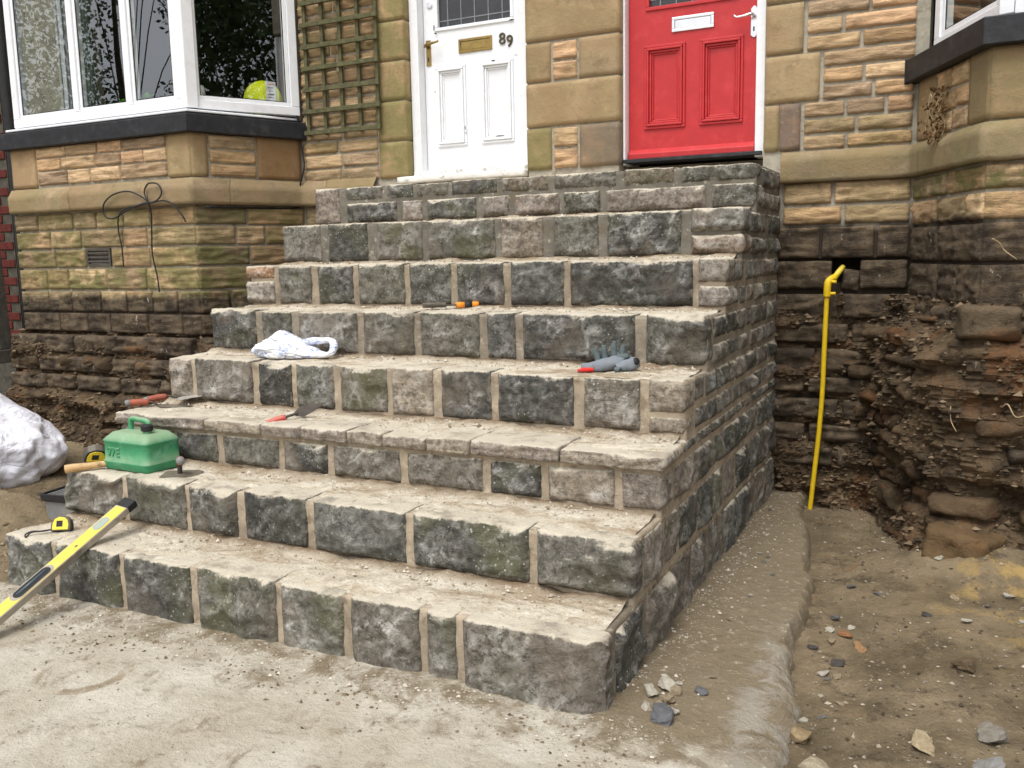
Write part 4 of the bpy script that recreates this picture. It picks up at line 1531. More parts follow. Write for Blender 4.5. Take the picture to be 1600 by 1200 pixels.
YB = -.80
cb = MB()
loop1 = [(-3.98, YB, 1.19), (-3.99, YB, 1.30), (-4.02, YB, 1.45), (-4.01, YB, 1.60), (-3.99, YB - .01, 1.72), (-3.99, YB - .03, 1.80), (-4.03, YB - .02, 1.86), (-3.99, YB - .02, 1.915), (-3.90, YB - .02, 1.91), (-3.87, YB - .02, 1.85), (-3.93, YB - .02, 1.80),
         (-4.05, YB - .03, 1.785), (-4.20, YB - .03, 1.745), (-4.34, YB - .02, 1.70), (-4.43, YB - .02, 1.72), (-4.43, YB - .02, 1.80), (-4.33, YB - .02, 1.86), (-4.18, YB - .02, 1.875), (-4.05, YB - .02, 1.83), (-3.97, YB - .03, 1.79),
         (-3.86, YB - .02, 1.80), (-3.78, YB - .01, 1.77), (-3.72, YB + .0, 1.70), (-3.70, YB + .01, 1.655)]
cb.tube(smooth_path(loop1), .0052, 7)
loop2 = [(-4.32, YB + .01, 1.37), (-4.31, YB, 1.50), (-4.33, YB, 1.62), (-4.30, YB - .01, 1.72), (-4.20, YB - .02, 1.765), (-4.06, YB - .03, 1.775), (-3.97, YB - .03, 1.79)]
cb.tube(smooth_path(loop2), .0048, 7)
o = cb.build('black_cable', M['rubber'], smooth=True)
tag(o, 'slack black cable looped against the stone bay wall', 'cable')
run = [(-3.345, -.045, 3.5), (-3.335, -.045, 2.9), (-3.33, -.045, 2.45), (-3.318, -.03, 2.2), (-3.30, -.03, 2.05), (-3.335, -.04, 1.93), (-3.33, -.06, 1.80), (-3.37, -.08, 1.757), (-3.50, -.42, 1.752), (-3.60, -.70, 1.75)]
o = MB().tube(smooth_path(run), .006, 7).build('wall_cable', M['rubber'], smooth=True)
tag(o, 'thin black cable running down beside trellis and along string course', 'cable')

# yellow gas pipe
gp = empty('gas_pipe', (.24, -.12, -.07))
tag(gp, 'bent yellow plastic gas pipe rising from mud to hole in wall', 'pipe')
o0 = Vector((-.24, .12, .07))
MB().tube(smooth_path([(.288, -.085, 1.185), (.284, -.086, 1.0), (.281, -.088, .80), (.278, -.09, .60), (.266, -.095, .36), (.250, -.105, .15), (.232, -.12, -.09)], 5), .0135, 12).build('pipe', M['yellow'], gp, o0, smooth=True)
MB().tube(smooth_path([(.287, -.085, 1.13), (.288, -.085, 1.185), (.291, -.08, 1.212), (.305, -.066, 1.228), (.320, -.05, 1.236)], 5), .0195, 14).build('elbow', M['yellow'], gp, o0, smooth=True)
MB().tube([(.300, -.085, 1.213), (.335, -.090, 1.213)], .0085, 10).build('terminal', M['yellow'], gp, o0, smooth=True)
MB().tube([(.296, -.087, 1.150), (.332, -.092, 1.150)], .0085, 10).build('terminal', M['yellow'], gp, o0, smooth=True)
MB().tube([(.318, -.052, 1.234), (.336, -.03, 1.262), (.352, .03, 1.29)], .0155, 12).build('sleeve', M['lvl'], gp, o0, smooth=True)

# ---- spirit level propped over the lowest step
def frame_from(a, b, upv):
    a, b = Vector(a), Vector(b)
    x = (b - a).normalized()
    z = (Vector(upv) - x * Vector(upv).dot(x)).normalized()
    y = z.cross(x)
    return Matrix(((x.x, y.x, z.x, a.x), (x.y, y.y, z.y, a.y), (x.z, y.z, z.z, a.z), (0, 0, 0, 1)))


LG, LE = Vector((-2.287, -3.329, .045)), Vector((-2.267, -2.87, .258))
ldir = (LE - LG).normalized()
lv_ = empty('spirit_level')
lv_.matrix_world = frame_from(LG - ldir * .20, LE, (.12, -.41, .91))
tag(lv_, 'yellow and silver spirit level propped against the lowest step', 'level')
LL = (LE - LG).length + .20 + .275
W2, TH = .033, .030
b = MB().box(0, LL, -W2, W2, -TH, 0)
b.build('beam', M['alu'], lv_, bevel=.002)
MB().box(.01, LL - .05, -W2 + .004, W2 - .007, .0005, .0015).build('yellow_face', M['lvl'], lv_)
MB().box(LL - .045, LL + .006, -W2 - .001, W2 + .001, -TH - .001, .003).build('end_cap', M['rubber'], lv_, bevel=.004)
def stadium(x0, x1, r, n=10):
    return [(x1 - r + r * math.cos(a), r * math.sin(a)) for a in np.linspace(-math.pi / 2, math.pi / 2, n)] + [(x0 + r + r * math.cos(a), r * math.sin(a)) for a in np.linspace(math.pi / 2, 1.5 * math.pi, n)]


XE = LL
MB().prism(stadium(XE - .60, XE - .43, .022), .001, .004).build('vial_window', M['rubber'], lv_)
MB().prism(stadium(XE - .615, XE - .415, .027), .0005, .0025).build('vial_surround', M['alu'], lv_)
MB().tube([(XE - .585, 0, .004), (XE - .445, 0, .004)], .006, 10).build('vial', mat_plain('vial_fluid', srgb(70, 84, 90)[:3], .3, .5), lv_, smooth=True)
MB().prism(stadium(XE - .20, XE - .12, .021), .001, .0035).build('vial_surround', mat_plain('clear_vial', srgb(150, 160, 150)[:3], .3, .5), lv_)
MB().prism([(XE - .30 + .008 * math.cos(a), -.006 + .006 * math.sin(a)) for a in np.linspace(0, 6.28, 10)[:-1]], .001, .003).build('rivet', M['steel'], lv_)

# ---- tape measures
def tape(name, loc, rz, label, s=1.0, lie=0.0):
    t = empty(name, loc, (lie, 0, rz))
    tag(t, label, 'tape measure')
    pr = [(-.040, 0), (.040, 0), (.043, .006), (.043, .030), (.036, .052), (.02, .066), (-.008, .070), (-.032, .058), (-.041, .038), (-.043, .006)]
    pr = [(a * s, b * s) for a, b in pr]
    V = [(a, -.019 * s, c) for a, c in pr] + [(a, .019 * s, c) for a, c in pr]
    n = len(pr)
    F = [tuple(range(n)), tuple(range(2 * n - 1, n - 1, -1))] + [(i, n + i, n + (i + 1) % n, (i + 1) % n) for i in range(n)]
    MB().add(V, F).build('casing', M['tapecase'], t, bevel=.004 * s)
    q_ = [(a * .80, c * .80 + .007 * s) for a, c in pr]
    for sg in (-1, 1):
        V = [(a, sg * .0192 * s, c) for a, c in q_] + [(a, sg * .0225 * s, c) for a, c in q_]
        F = [tuple(range(n)), tuple(range(2 * n - 1, n - 1, -1))] + [(i, n + i, n + (i + 1) % n, (i + 1) % n) for i in range(n)]
        MB().add(V, F).build('side_cover', M['lvl'], t, bevel=.002 * s)
        MB().box(-.016 * s, .010 * s, min(sg * .0226 * s, sg * .0236 * s), max(sg * .0226 * s, sg * .0236 * s), .020 * s, .046 * s).build('badge', M['rubber'], t)
    return t


t1 = tape('tape_measure', (-2.545, -2.745, .232), math.radians(30), 'yellow and black tape measure with wrist strap on lowest tread', 1.0)
t1.rotation_euler = (math.radians(-22), 0, math.radians(30))
MB().tube(smooth_path([(-.042, 0, .012), (-.075, -.015, .004), (-.115, -.03, .002), (-.135, -.04, -.01), (-.130, -.045, -.022), (-.112, -.038, -.002), (-.075, -.025, .003), (-.042, -.005, .010)], 5), .0035, 6).build('strap', M['rubber'], t1, smooth=True)
t2 = tape('tape_measure', (-2.70, -2.43, .475), math.radians(70), 'scuffed yellow tape measure lying behind the hammer by green can', 1.15)
t2.rotation_euler = (math.radians(35), math.radians(8), math.radians(62))

# ---- club hammer with ash handle
hm = empty('hammer', (-2.60, -2.47, .466), (0, 0, math.radians(48)))
tag(hm, 'hammer with pale ash handle lying beside the green can', 'hammer')
MB().tube([(-.155, 0, -.004), (-.12, 0, -.002), (-.06, 0, 0), (.02, 0, .004), (.10, 0, .006)], [.019, .0195, .016, .014, .013], 12).build('handle', M['ash'], hm, smooth=True)
V_, Q_ = box_grid(.045, .13, .045, 4, 8, 4)
V_ = round_box(V_, (-.0225, 0, 0), (.0225, .13, .045), .012)
obj('hammer_head', mesh_np('head', V_, Q_), M['rubber'], hm, (.09, -.065, -.018))
ck = MB().tube(smooth_path([(-2.86, -2.28, .44), (-2.80, -2.31, .462), (-2.74, -2.34, .468), (-2.70, -2.37, .460)], 4), [.03, .034, .038, .04, .042, .044, .042, .04, .036, .034, .03, .026, .02][:13], 10)
o = ck.build('rag', M['clothblue'], smooth=True)
tag(o, 'dark blue bunched rag at the left end of second tread', 'rag')

# ---- green fuel can
can = empty('fuel_can', (-2.44, -2.375, .448), (0, 0, math.radians(-3)))
tag(can, 'green plastic fuel can with black cap on the second tread', 'fuel can')


def loft(rings, cap=True):
    n = len(rings[0])
    V = [p for r in rings for p in r]
    F = [(i * n + k, i * n + (k + 1) % n, (i + 1) * n + (k + 1) % n, (i + 1) * n + k) for i in range(len(rings) - 1) for k in range(n)]
    if cap:
        F += [tuple(range(n - 1, -1, -1)), tuple((len(rings) - 1) * n + k for k in range(n))]
    return V, F


def rrect(w, d, r, z, n=5, dx=0, dy=0):
    P = []
    for cx, cy, a0 in ((w / 2 - r, d / 2 - r, 0), (-w / 2 + r, d / 2 - r, 90), (-w / 2 + r, -d / 2 + r, 180), (w / 2 - r, -d / 2 + r, 270)):
        for i in range(n):
            a = math.radians(a0 + 90 * i / (n - 1))
            P.append((cx + r * math.cos(a) + dx, cy + r * math.sin(a) + dy, z))
    return P


CW, CD = .305, .195
rings = [rrect(CW - .02, CD - .02, .022, 0), rrect(CW, CD, .026, .008), rrect(CW + .004, CD + .004, .026, .030), rrect(CW + .010, CD + .010, .028, .036), rrect(CW + .010, CD + .010, .028, .042), rrect(CW, CD, .026, .046),
         rrect(CW - .004, CD - .004, .026, .125), rrect(CW + .004, CD + .004, .028, .130), rrect(CW + .002, CD + .002, .028, .138), rrect(CW - .02, CD - .018, .03, .152), rrect(CW - .06, CD - .05, .03, .170), rrect(CW - .10, CD - .09, .02, .174)]
MB().add(*loft(rings)).build('body', M['green'], can, smooth=True)
MB().tube(smooth_path([(-.075, .01, .165), (-.075, .01, .205), (-.062, .01, .224), (.0, .01, .222), (.042, .01, .216), (.05, .01, .195), (.05, .01, .168)], 5), .0125, 10).build('handle', M['green'], can, smooth=True)
MB().tube([(.085, -.03, .160), (.085, -.03, .188)], .020, 14).build('neck', M['green'], can, smooth=True)
MB().tube([(.085, -.03, .184), (.085, -.03, .187), (.085, -.03, .208), (.085, -.03, .212)], [.024, .027, .027, .022], 16).build('cap', M['rubber'], can)
obj('embossed_mark', text_mesh('97E', .058, .002, 'mark'), M['green'], can, (-.115, -CD / 2 - .001, .066), (math.pi / 2, 0, 0))

# ---- trowels
def trowel(name, loc, rot, label, grip, blade_mat, bl=.16, bw=.055, hl=.12, flat=False, lift=.05):
    t = empty(name, loc, rot)
    tag(t, label, 'trowel')
    MB().add([(0, -.008, .002), (.03, -bw, .001), (bl * .55, -bw * .72, 0), (bl, 0, 0), (bl * .55, bw * .72, 0), (.03, bw, .001), (0, .008, .002),
              (0, -.008, .0045), (.03, -bw, .0025), (bl * .55, -bw * .72, .0015), (bl, 0, .001), (bl * .55, bw * .72, .0015), (.03, bw, .0025), (0, .008, .0045)],
             [(6, 5, 4, 3, 2, 1, 0), (7, 8, 9, 10, 11, 12, 13)] + [(i, (i + 1) % 7, 7 + (i + 1) % 7, 7 + i) for i in range(7)]).build('blade', blade_mat, t)
    MB().tube(smooth_path([(.012, 0, .003), (-.004, 0, .012), (-.012, 0, lift * .7), (-.022, 0, lift), (-.04, 0, lift)], 4), .0055, 8).build('tang', M['darksteel'], t, smooth=True)
    hp = [(-.035, 0, lift), (-.045, 0, lift), (-.075, 0, lift + .002), (-.035 - hl * .8, 0, lift - .002), (-.035 - hl, 0, lift - .006)]
    MB().tube(hp, [.011, .0145, .0165, .0165, .013], 12).build('handle', grip, t, smooth=True)
    MB().tube([hp[-2], hp[-1], (-.037 - hl, 0, lift - .007)], [.0172, .0172, .012], 12).build('handle_end', M['grey'], t, smooth=True)
    return t


ta = trowel('brick_trowel', (-2.615, -1.995, .700), (0, math.radians(-6), math.radians(40)), 'trowel with terracotta handle and bright blade at slab tread end', M['browngrip'], M['blade'], .22, .055, .11, lift=.022)
tb2 = trowel('brick_trowel', (-2.66, -2.075, .676), (0, math.radians(2), math.radians(34)), 'dirty trowel lying under the terracotta handled trowel', M['browngrip'], M['steel'], .22, .05, .11, lift=.02)
tb = trowel('pointing_trowel', (-1.765, -2.09, .690), (math.radians(72), math.radians(-20), math.radians(32)), 'small pointing trowel with red grip on slab tread edge', M['redgrip'], M['darksteel'], .14, .022, .150, lift=.020)
tb.scale = (1.1, 1.15, 1.15)
gt = empty('gauging_trowel', (-2.15, -2.415, .450), (0, 0, math.radians(30)))
tag(gt, 'mortar covered gauging trowel standing with handle up beside can', 'trowel')
MB().prism([(-.085, -.055), (.055, -.062), (.085, -.03), (.085, .03), (.055, .062), (-.085, .055)], .002, .0045).build('blade', M['steel'], gt)
MB().tube(smooth_path([(-.01, 0, .004), (-.01, 0, .03), (-.008, 0, .05), (.005, -.012, .066)], 4), .011, 8).build('tang', M['darksteel'], gt, smooth=True)
MB().tube([(-.008, -.0, .05), (.0, -.02, .066), (.012, -.055, .075), (.018, -.075, .078)], [.016, .019, .020, .018], 12).build('handle', M['browngrip'], gt, smooth=True)
MB().tube([(.0175, -.073, .0775), (.0205, -.083, .079)], [.0195, .0165], 12).build('ferrule', M['grey'], gt, smooth=True)

# ---- chisel with orange handle on the fifth tread
ch = empty('chisel', (-1.34, -1.36, 1.150), (0, 0, math.radians(35)))
tag(ch, 'chisel with orange and black handle lying on dusty tread', 'chisel')
MB().tube([(.015, 0, 0), (.035, 0, 0), (.06, 0, 0)], [.012, .0155, .015], 12).build('handle', M['orange'], ch, smooth=True)
MB().tube([(.0595, 0, 0), (.098, 0, 0)], [.0152, .0148], 12).build('grip', M['rubber'], ch, smooth=True)
MB().tube([(.0975, 0, 0), (.125, 0, 0), (.132, 0, 0)], [.015, .016, .012], 12).build('pommel', M['orange'], ch, smooth=True)
MB().box(-.14, .018, -.014, .014, -.003, .003).build('blade', M['darksteel'], ch, bevel=.001)
MB().box(-.15, -.03, .018, .030, -.012, .012).build('guard', M['steel'], ch, bevel=.003)

# ---- work gloves
gl = empty('work_gloves', (-.375, -1.735, .903), (0, 0, math.radians(28)))
gl.scale = (.86, .86, .86)
tag(gl, 'pair of grey work gloves with red cuff heaped on tread', 'gloves')


def lumpy(pts, radii, amp, seed, n=14, flat=1.0):
    b_ = MB().tube(smooth_path(pts, 4), [float(r_) for r_ in np.interp(np.linspace(0, len(pts) - 1, (len(pts) - 1) * 4 + 1), range(len(pts)), radii)], n)
    V = np.array([tuple(v_) for v_ in b_.V])
    V += amp * np.stack([fbm(V * 26 + seed + 7 * i, 3) for i in range(3)], 1)
    V[:, 2] = np.maximum(V[:, 2] * flat, .001)
    b_.V = [tuple(v_) for v_ in V]
    return b_


lumpy([(-.13, -.01, .012), (-.08, -.005, .018), (-.02, .0, .028), (.04, .01, .045), (.085, .02, .055)], [.028, .035, .04, .036, .018], .010, 1, flat=.9).build('palm', M['knit'], gl, smooth=True)
lumpy([(-.02, .01, .03), (.03, .012, .052), (.075, .012, .062), (.10, .01, .066)], [.018, .019, .018, .012], .004, 12).build('finger', M['bluegrey'], gl, smooth=True)
for i, (x, h, tlt) in enumerate(((-.045, .105, -.02), (-.012, .120, -.008), (.030, .140, .004), (.068, .118, .012))):
    lumpy([(x, .035, .025), (x + tlt * .3, .045, .06), (x + tlt * .7, .048, h * .8), (x + tlt, .045, h)], [.0165, .0165, .016, .009], .004, 20 + i).build('finger', M['bluegrey'], gl, smooth=True)
lumpy([(.03, -.035, .018), (.07, -.03, .024), (.115, -.015, .032), (.135, -.005, .04)], [.02, .03, .034, .028], .010, 40, flat=.95).build('second_glove', M['knit'], gl, smooth=True)
MB().tube([(.128, -.03, .045), (.134, -.037, .050)], [.020, .016], 12).build('glove_mouth_shade', M['rubber'], gl, smooth=True)  # solid black plug painting the shade inside the glove's mouth
lumpy([(-.155, -.03, .010), (-.12, -.035, .012), (-.08, -.035, .012)], [.008, .016, .014], .005, 50, flat=.8).build('cuff', M['redcuff'], gl, smooth=True)
for i in range(2):
    lumpy([(.02 + i * .035, -.05, .012), (.045 + i * .035, -.056, .012)], [.012, .010], .004, 60 + i).build('finger', M['bluegrey'], gl, smooth=True)


# ---- thin carrier bag
def mat_bag():
    T_ = NT('thin_white_polythene', .35, .5)
    v_ = T_.objvec()
    x_ = T_.sep(v_)
    n_ = T_.noise(T_.scalev(v_, (1, 1, 1)), 8, 2, .5)
    stripe = T_.math('MULTIPLY', T_.rng(T_.noise(T_.scalev(v_, (60, 60, 120)), 1.0, 2), .46, .56), T_.rng(n_, .52, .58))
    T_.color(T_.mix(T_.math('MULTIPLY', stripe, .7), (.80, .82, .86), (.14, .22, .60)))
    T_.b.inputs['Subsurface Weight'].default_value = .0
    cr_ = T_.rng(T_.vor(T_.scalev(v_, (1, 1, 1.6)), 13, 'DISTANCE_TO_EDGE'), .0, .14)
    T_.bump(T_.math('ADD', T_.noise(v_, 14, 3, .5, 1.2), T_.math('MULTIPLY', cr_, .2)), .7, .02)
    return T_.m


M['bag'] = mat_bag()
bg = empty('carrier_bag', (-2.08, -1.735, .902), (0, 0, math.radians(12)))
bg.scale = (1, 1, .85)
tag(bg, 'crumpled thin white carrier bag with blue print on tread', 'carrier bag')


def blob(nu, nv, fx, seed, amp, crease):
    V, Q = [], []
    for j in range(nv + 1):
        th = math.pi * j / nv
        for i in range(nu):
            V.append((math.sin(th) * math.cos(2 * math.pi * i / nu), math.sin(th) * math.sin(2 * math.pi * i / nu), math.cos(th)))
    V = np.array(V)
    for j in range(nv):
        for i in range(nu):
            i2 = (i + 1) % nu
            Q.append((j * nu + i, (j + 1) * nu + i, (j + 1) * nu + i2, j * nu + i2))
    cr = 1 - np.abs(fbm(V * crease + seed, 3)) * 1.6
    r_ = 1 + amp * fbm(V * 1.7 + seed, 3) + amp * .55 * cr
    return fx(V * r_[:, None], V), np.array(Q)


def bagfx(V, U):
    W = V * np.array([.185, .085, .075])
    W[:, 2] += .045
    W[:, 2] += .042 * np.exp(-((W[:, 0] + .045) / .05) ** 2) * np.clip(U[:, 2], 0, 1) ** 2       # pulled-up fold
    W[:, 2] *= 1 - .55 * sstep(.02, .19, W[:, 0])
    W[:, 2] = np.where(W[:, 2] < .004, .004 + .05 * (W[:, 2] - .004), W[:, 2])
    return W


V_, Q_ = blob(110, 56, bagfx, 5.5, .16, 2.0)
obj('bag_body', mesh_np('bag', V_, Q_), M['bag'], bg)
hp = smooth_path([(.08, -.04, .035), (.14, -.045, .022), (.20, -.035, .022), (.235, -.01, .035), (.238, .015, .075), (.215, .03, .098), (.16, .03, .098), (.10, .02, .092), (.05, .01, .085)], 6)
hb = MB().tube(hp, [.019 + .003 * math.sin(i * .35) for i in range(len(hp))], 10)
V_ = np.array([tuple(a) for a in hb.V])
V_ += .006 * np.stack([fbm(V_ * 11 + 9 * i, 2) for i in range(3)], 1)
V_[:, 2] = np.maximum(V_[:, 2], .003)
hb.V = [tuple(a) for a in V_]
hb.build('bag_handle', M['bag'], bg, smooth=True)

# ---- big rubble sack at the left edge
def mat_sack():
    T_ = NT('woven_white_sack', .7, .3)
    v_ = T_.objvec()
    c_ = T_.mix(T_.rng(T_.noise(v_, 5, 5), .35, .7), (.74, .74, .79), (.62, .62, .68))
    c_ = T_.mix(T_.math('MULTIPLY', T_.rng(T_.noise(v_, 9, 6, .7), .58, .7), .35), c_, srgb(150, 136, 118))
    T_.color(c_)
    w1 = T_.noise(v_, 5, 4, .5, 1.6)
    wv = T_.n('ShaderNodeVectorMath', operation='ADD')
    nn_ = T_.n('ShaderNodeTexNoise', {'Scale': 3.0, 'Detail': 3.0})
    T_.t.links.new(v_, nn_.inputs['Vector'])
    T_.t.links.new(v_, wv.inputs[0])
    T_.t.links.new(T_.scalev(nn_.outputs['Color'], (.35, .35, .35)), wv.inputs[1])
    cr_ = T_.rng(T_.vor(wv.outputs[0], 2.6, 'DISTANCE_TO_EDGE'), .0, .16)
    T_.bump(T_.math('ADD', w1, T_.math('ADD', T_.math('MULTIPLY', cr_, .16), T_.math('MULTIPLY', T_.noise(v_, 220, 2), .04))), .8, .05)
    return T_.m


M['sack'] = mat_sack()


def sackfx(V, U):
    W = V * np.array([.50, .36, .30])
    W[:, 2] += .20
    W[:, 2] += .20 * np.exp(-((W[:, 0] + .02) / .17) ** 2 - ((W[:, 1] - .03) / .2) ** 2) * np.clip(U[:, 2], 0, 1)
    W[:, 2] = np.where(W[:, 2] < .0, .05 * W[:, 2], W[:, 2])
    return W


V_, Q_ = blob(150, 80, sackfx, 2.2, .11, 1.5)
sk = obj('rubble_sack', mesh_np('sack', V_, Q_), M['sack'], None, (-4.50, -1.86, .03), (0, 0, math.radians(22)))
tag(sk, 'bulging white woven rubble sack on earth at left edge', 'sack')
rim = [(-4.20 + .16 * t, -1.98 + .10 * math.sin(3 * t), .50 - .40 * t ** 2) for t in np.linspace(0, 1, 8)]

# ---- grey plastic tray with black slotted lid
cr = empty('plastic_crate', (-3.02, -2.22, .01), (0, 0, math.radians(8)))
tag(cr, 'grey plastic crate with black slotted top behind lowest steps', 'crate')
rings = [rrect(.33, .24, .03, 0), rrect(.36, .27, .03, .20)]
MB().add(*loft(rings)).build('tub', M['grey'], cr, bevel=.0)
rr_ = [rrect(.375, .285, .03, .200), rrect(.385, .295, .03, .205), rrect(.385, .295, .03, .235), rrect(.36, .27, .025, .236), rrect(.35, .26, .02, .215)]
MB().add(*loft(rr_)).build('lid', M['rubber'], cr)
for i in range(13):
    MB().box(-.165 + i * .0255, -.155 + i * .0255, -.12, .12, .2155, .229).build('slot_rib', M['grey'], cr)

# ---- timber post and rail left of the bay
ps = empty('timber_post', (-5.66, -.84, .75), (0, math.radians(-2), 0))
tag(ps, 'grey weathered timber gate post beside left bay', 'post')
MB().box(-.055, .055, -.05, .05, 0, 1.06).build('post', M['greywood'], ps, bevel=.006)
MB().box(-.62, -.056, -.02, .02, .10, .20).build('rail', M['greywood'], ps, bevel=.004)
MB().box(-.62, .09, -.10, .08, -.10, -.001).build('base_board', M['greywood'], ps, bevel=.005)
MB().box(-.60, -.057, .021, .035, .0, .75).build('board', M['greywood'], ps)

# ---- things standing on the inner window sill of the left bay
vr = 24
bv, bq = blob(28, 16, lambda V, U: U * .135, 1, 0, 1)
ball = obj('yellow_ball', mesh_np('ball', bv, bq), mat_plain('lime_yellow_rubber', srgb(224, 230, 20)[:3], .5, .4, namt=.06), None, (-3.560, -.125, 2.515))
tag(ball, 'lime yellow ball behind the right pane of left bay window', 'ball')
MB().box(-5.3, -3.72, -.63, -.30, 2.36, 2.40).build('inner_sill', M['upvc'], house, HOFF)
card = MB().box(-.036, .036, -.001, .001, -.07, .07).build('window_card', mat_plain('white_card', (.8, .79, .8), .7, .2, namt=.02), None, (-3.430, -.190, 2.552), (0, 0, math.radians(61.4)))
tag(card, 'small white card stuck inside the right pane of bay', 'card')
for i in range(5):
    w_ = [.05, .04, .028, .045, .04][i]
    o = MB().box(-w_ / 2, w_ / 2, -.0022, -.0012, -.002, .002).build('print_line', M['redcuff'] if i == 0 else M['rubber'], card, (0, 0, .05 - i * .022))
pl = empty('house_plant', (-4.42, -.42, 2.40))
tag(pl, 'bright green leafy plant on the inner sill of left bay', 'plant')
MB().tube([(0, 0, 0), (0, 0, .05), (0, 0, .09)], [.045, .055, .06], 14).build('pot', M['grey'], pl)
lv2 = MB()
for i in range(46):
    a = RND.uniform(0, 6.28)
    r_ = RND.uniform(.03, .17)
    c = Vector((r_ * math.cos(a), r_ * .6 * math.sin(a), .09 + RND.uniform(.0, .10)))
    d_ = Vector((math.cos(a), math.sin(a), RND.uniform(-.4, .5))).normalized() * .045
    sd = d_.cross(Vector((0, 0, 1))).normalized() * .018
    lv2.add([c - d_, c + sd, c + d_, c - sd], [(0, 1, 2, 3)])
lv2.build('foliage', mat_plain('lime_leaf', srgb(110, 190, 50)[:3], .6, .3, namt=.25), pl)
tl = empty('table_lamp', (-3.98, -.36, 2.40))
tag(tl, 'white shaded table lamp on the inner sill of left bay', 'lamp')
MB().tube([(0, 0, 0), (0, 0, .01), (0, 0, .02), (0, 0, .09)], [.05, .05, .012, .01], 14).build('stand', M['rubber'], tl)
MB().tube([(0, 0, .08), (0, 0, .22)], [.095, .07], 20).build('lamp_shade', mat_plain('lamp_shade', (.72, .70, .66), .9, .1), tl, smooth=True)

# ------------------------------------------------------------------ loose stone
def chip_mesh(seed, flat=.55):
    r_ = np.random.RandomState(seed)
    V, Q = box_grid(1, 1, 1, 3, 3, 3)
    V = V - np.array([0, .5, .5])
    n = V / np.linalg.norm(V, axis=1)[:, None]
    V = V * .55 + n * .25
    for _ in range(5):
        d = r_.normal(size=3)
        d /= np.linalg.norm(d)
        lim = r_.uniform(.22, .42)
        e = np.maximum(0, V @ d - lim)
        V -= e[:, None] * d
    V += .04 * r_.normal(size=V.shape)
    V[:, 2] *= flat
    return mesh_np('loose_stone', V, Q, False)


chips = [chip_mesh(900 + i) for i in range(9)]
M['chip'] = mat_sandstone('loose_stone', 0.0, .5)


def surf_z(x, y):
    e = float(slab_edge(y))
    g = float(ground_z(np.array([x]), np.array([y]))[0])
    if x < e - .02 and (y < -2.86 or x > 0):
        return max(g, float(slab_z(x, y)[0]))
    return g


def loose(x, y, s, col, label, group, seed, z=None, st=(1, 1, 1)):
    o = bpy.data.objects.new('loose_stone', chips[seed % 9])
    COL.objects.link(o)
    if not chips[seed % 9].materials:
        chips[seed % 9].materials.append(M['chipc'])
    zz = surf_z(x, y) if z is None else z
    o.location = (x, y, zz + s * .17 * st[2])
    s *= .85
    o.scale = (s * st[0], s * st[1], s * st[2])
    o.rotation_euler = (RND.uniform(-.3, .3), RND.uniform(-.3, .3), RND.uniform(0, 6.28))
    o.color = (*col[:3], 0)
    tag(o, label, 'stone', group)
    return o


T = NT('stone_chip', .92, .2)
_v = T.objvec()
_c = T.mix(T.rng(T.noise(_v, 4, 6), .3, .7), T.mix(1.0, T.oi.outputs['Color'], (.7, .68, .66, 1), 'MULTIPLY'), T.oi.outputs['Color'])
T.color(_c)
T.bump(T.noise(_v, 7, 6, .7), .5, .05)
M['chipc'] = T.m

WHT, BUF, GRY, DRK = srgb(192, 185, 170), srgb(160, 145, 120), srgb(118, 116, 112), srgb(84, 80, 76)
for i, (x, y, s, c) in enumerate([(.115, -2.68, .075, WHT), (.135, -2.62, .085, WHT), (.165, -2.70, .07, BUF), (.175, -2.64, .06, BUF), (.12, -2.77, .05, WHT), (.20, -2.76, .055, WHT), (.155, -2.75, .05, BUF)]):
    loose(x, y, s, c, 'pale stone chip in the little heap by the bottom corner stone', 'pale chips heaped by the corner stone', i, st=(1, .7, .8))
loose(.185, -2.81, .085, srgb(112, 113, 116), 'blue grey angular stone in front of the pale chip heap', None, 3)
loose(.255, -2.60, .05, srgb(112, 113, 116), 'small blue grey stone to the right of the chip heap', None, 4)
loose(1.06, -2.47, .12, srgb(140, 134, 122), 'largest grey stone lying on the earth near right edge', None, 2, st=(1, .8, .7))
loose(1.0, -2.0, .085, srgb(112, 96, 76), 'round brown clod half sunk in the earth at right', None, 6)
loose(.605, -1.78, .075, srgb(160, 116, 80), 'orange tile fragment beside the slab edge', None, 1, st=(1, .7, .35))
loose(.655, -1.86, .085, srgb(168, 132, 96), 'larger tan tile fragment next to orange one', None, 5, st=(1, .6, .35))
loose(.90, -2.56, .10, srgb(178, 162, 132), 'buff flat stone on the earth in the right foreground', None, 7, st=(1, .8, .5))
loose(.64, -2.82, .10, srgb(176, 164, 140), 'pale buff stone at bottom edge right of the slab', None, 8)
loose(.545, -2.62, .095, srgb(160, 140, 108), 'tan stone lodged against the slab lip', None, 0)
loose(1.05, -2.66, .13, srgb(150, 148, 144), 'flat grey slate piece near the bottom right corner', None, 4, st=(1.2, .6, .35))
loose(.95, -2.78, .11, srgb(88, 89, 90), 'dark blue grey slate lying at the bottom right', None, 1, st=(1.2, .7, .3))
for i in range(30):
    x = RND.uniform(.50, 1.35)
    y = RND.uniform(-2.9, -.75)
    if i < 11:
        y = RND.uniform(-2.9, -1.5)
        x = float(slab_edge(y)) + RND.uniform(.03, .14)
    loose(x, y, RND.uniform(.028, .058), RND.choice([WHT, BUF, WHT, GRY, DRK, BUF]), 'small stone chip strewn on the muddy earth at right', 'stone chips on the earth', i, st=(1, .75, .7))
for i in range(16):
    y = RND.uniform(-2.6, -.4)
    loose(RND.uniform(.05, .30), y, RND.uniform(.02, .042), RND.choice([WHT, BUF, GRY, WHT]), 'small chip on muddy concrete beside the flank of steps', 'chips beside the flank', i + 3, st=(1, .75, .7))
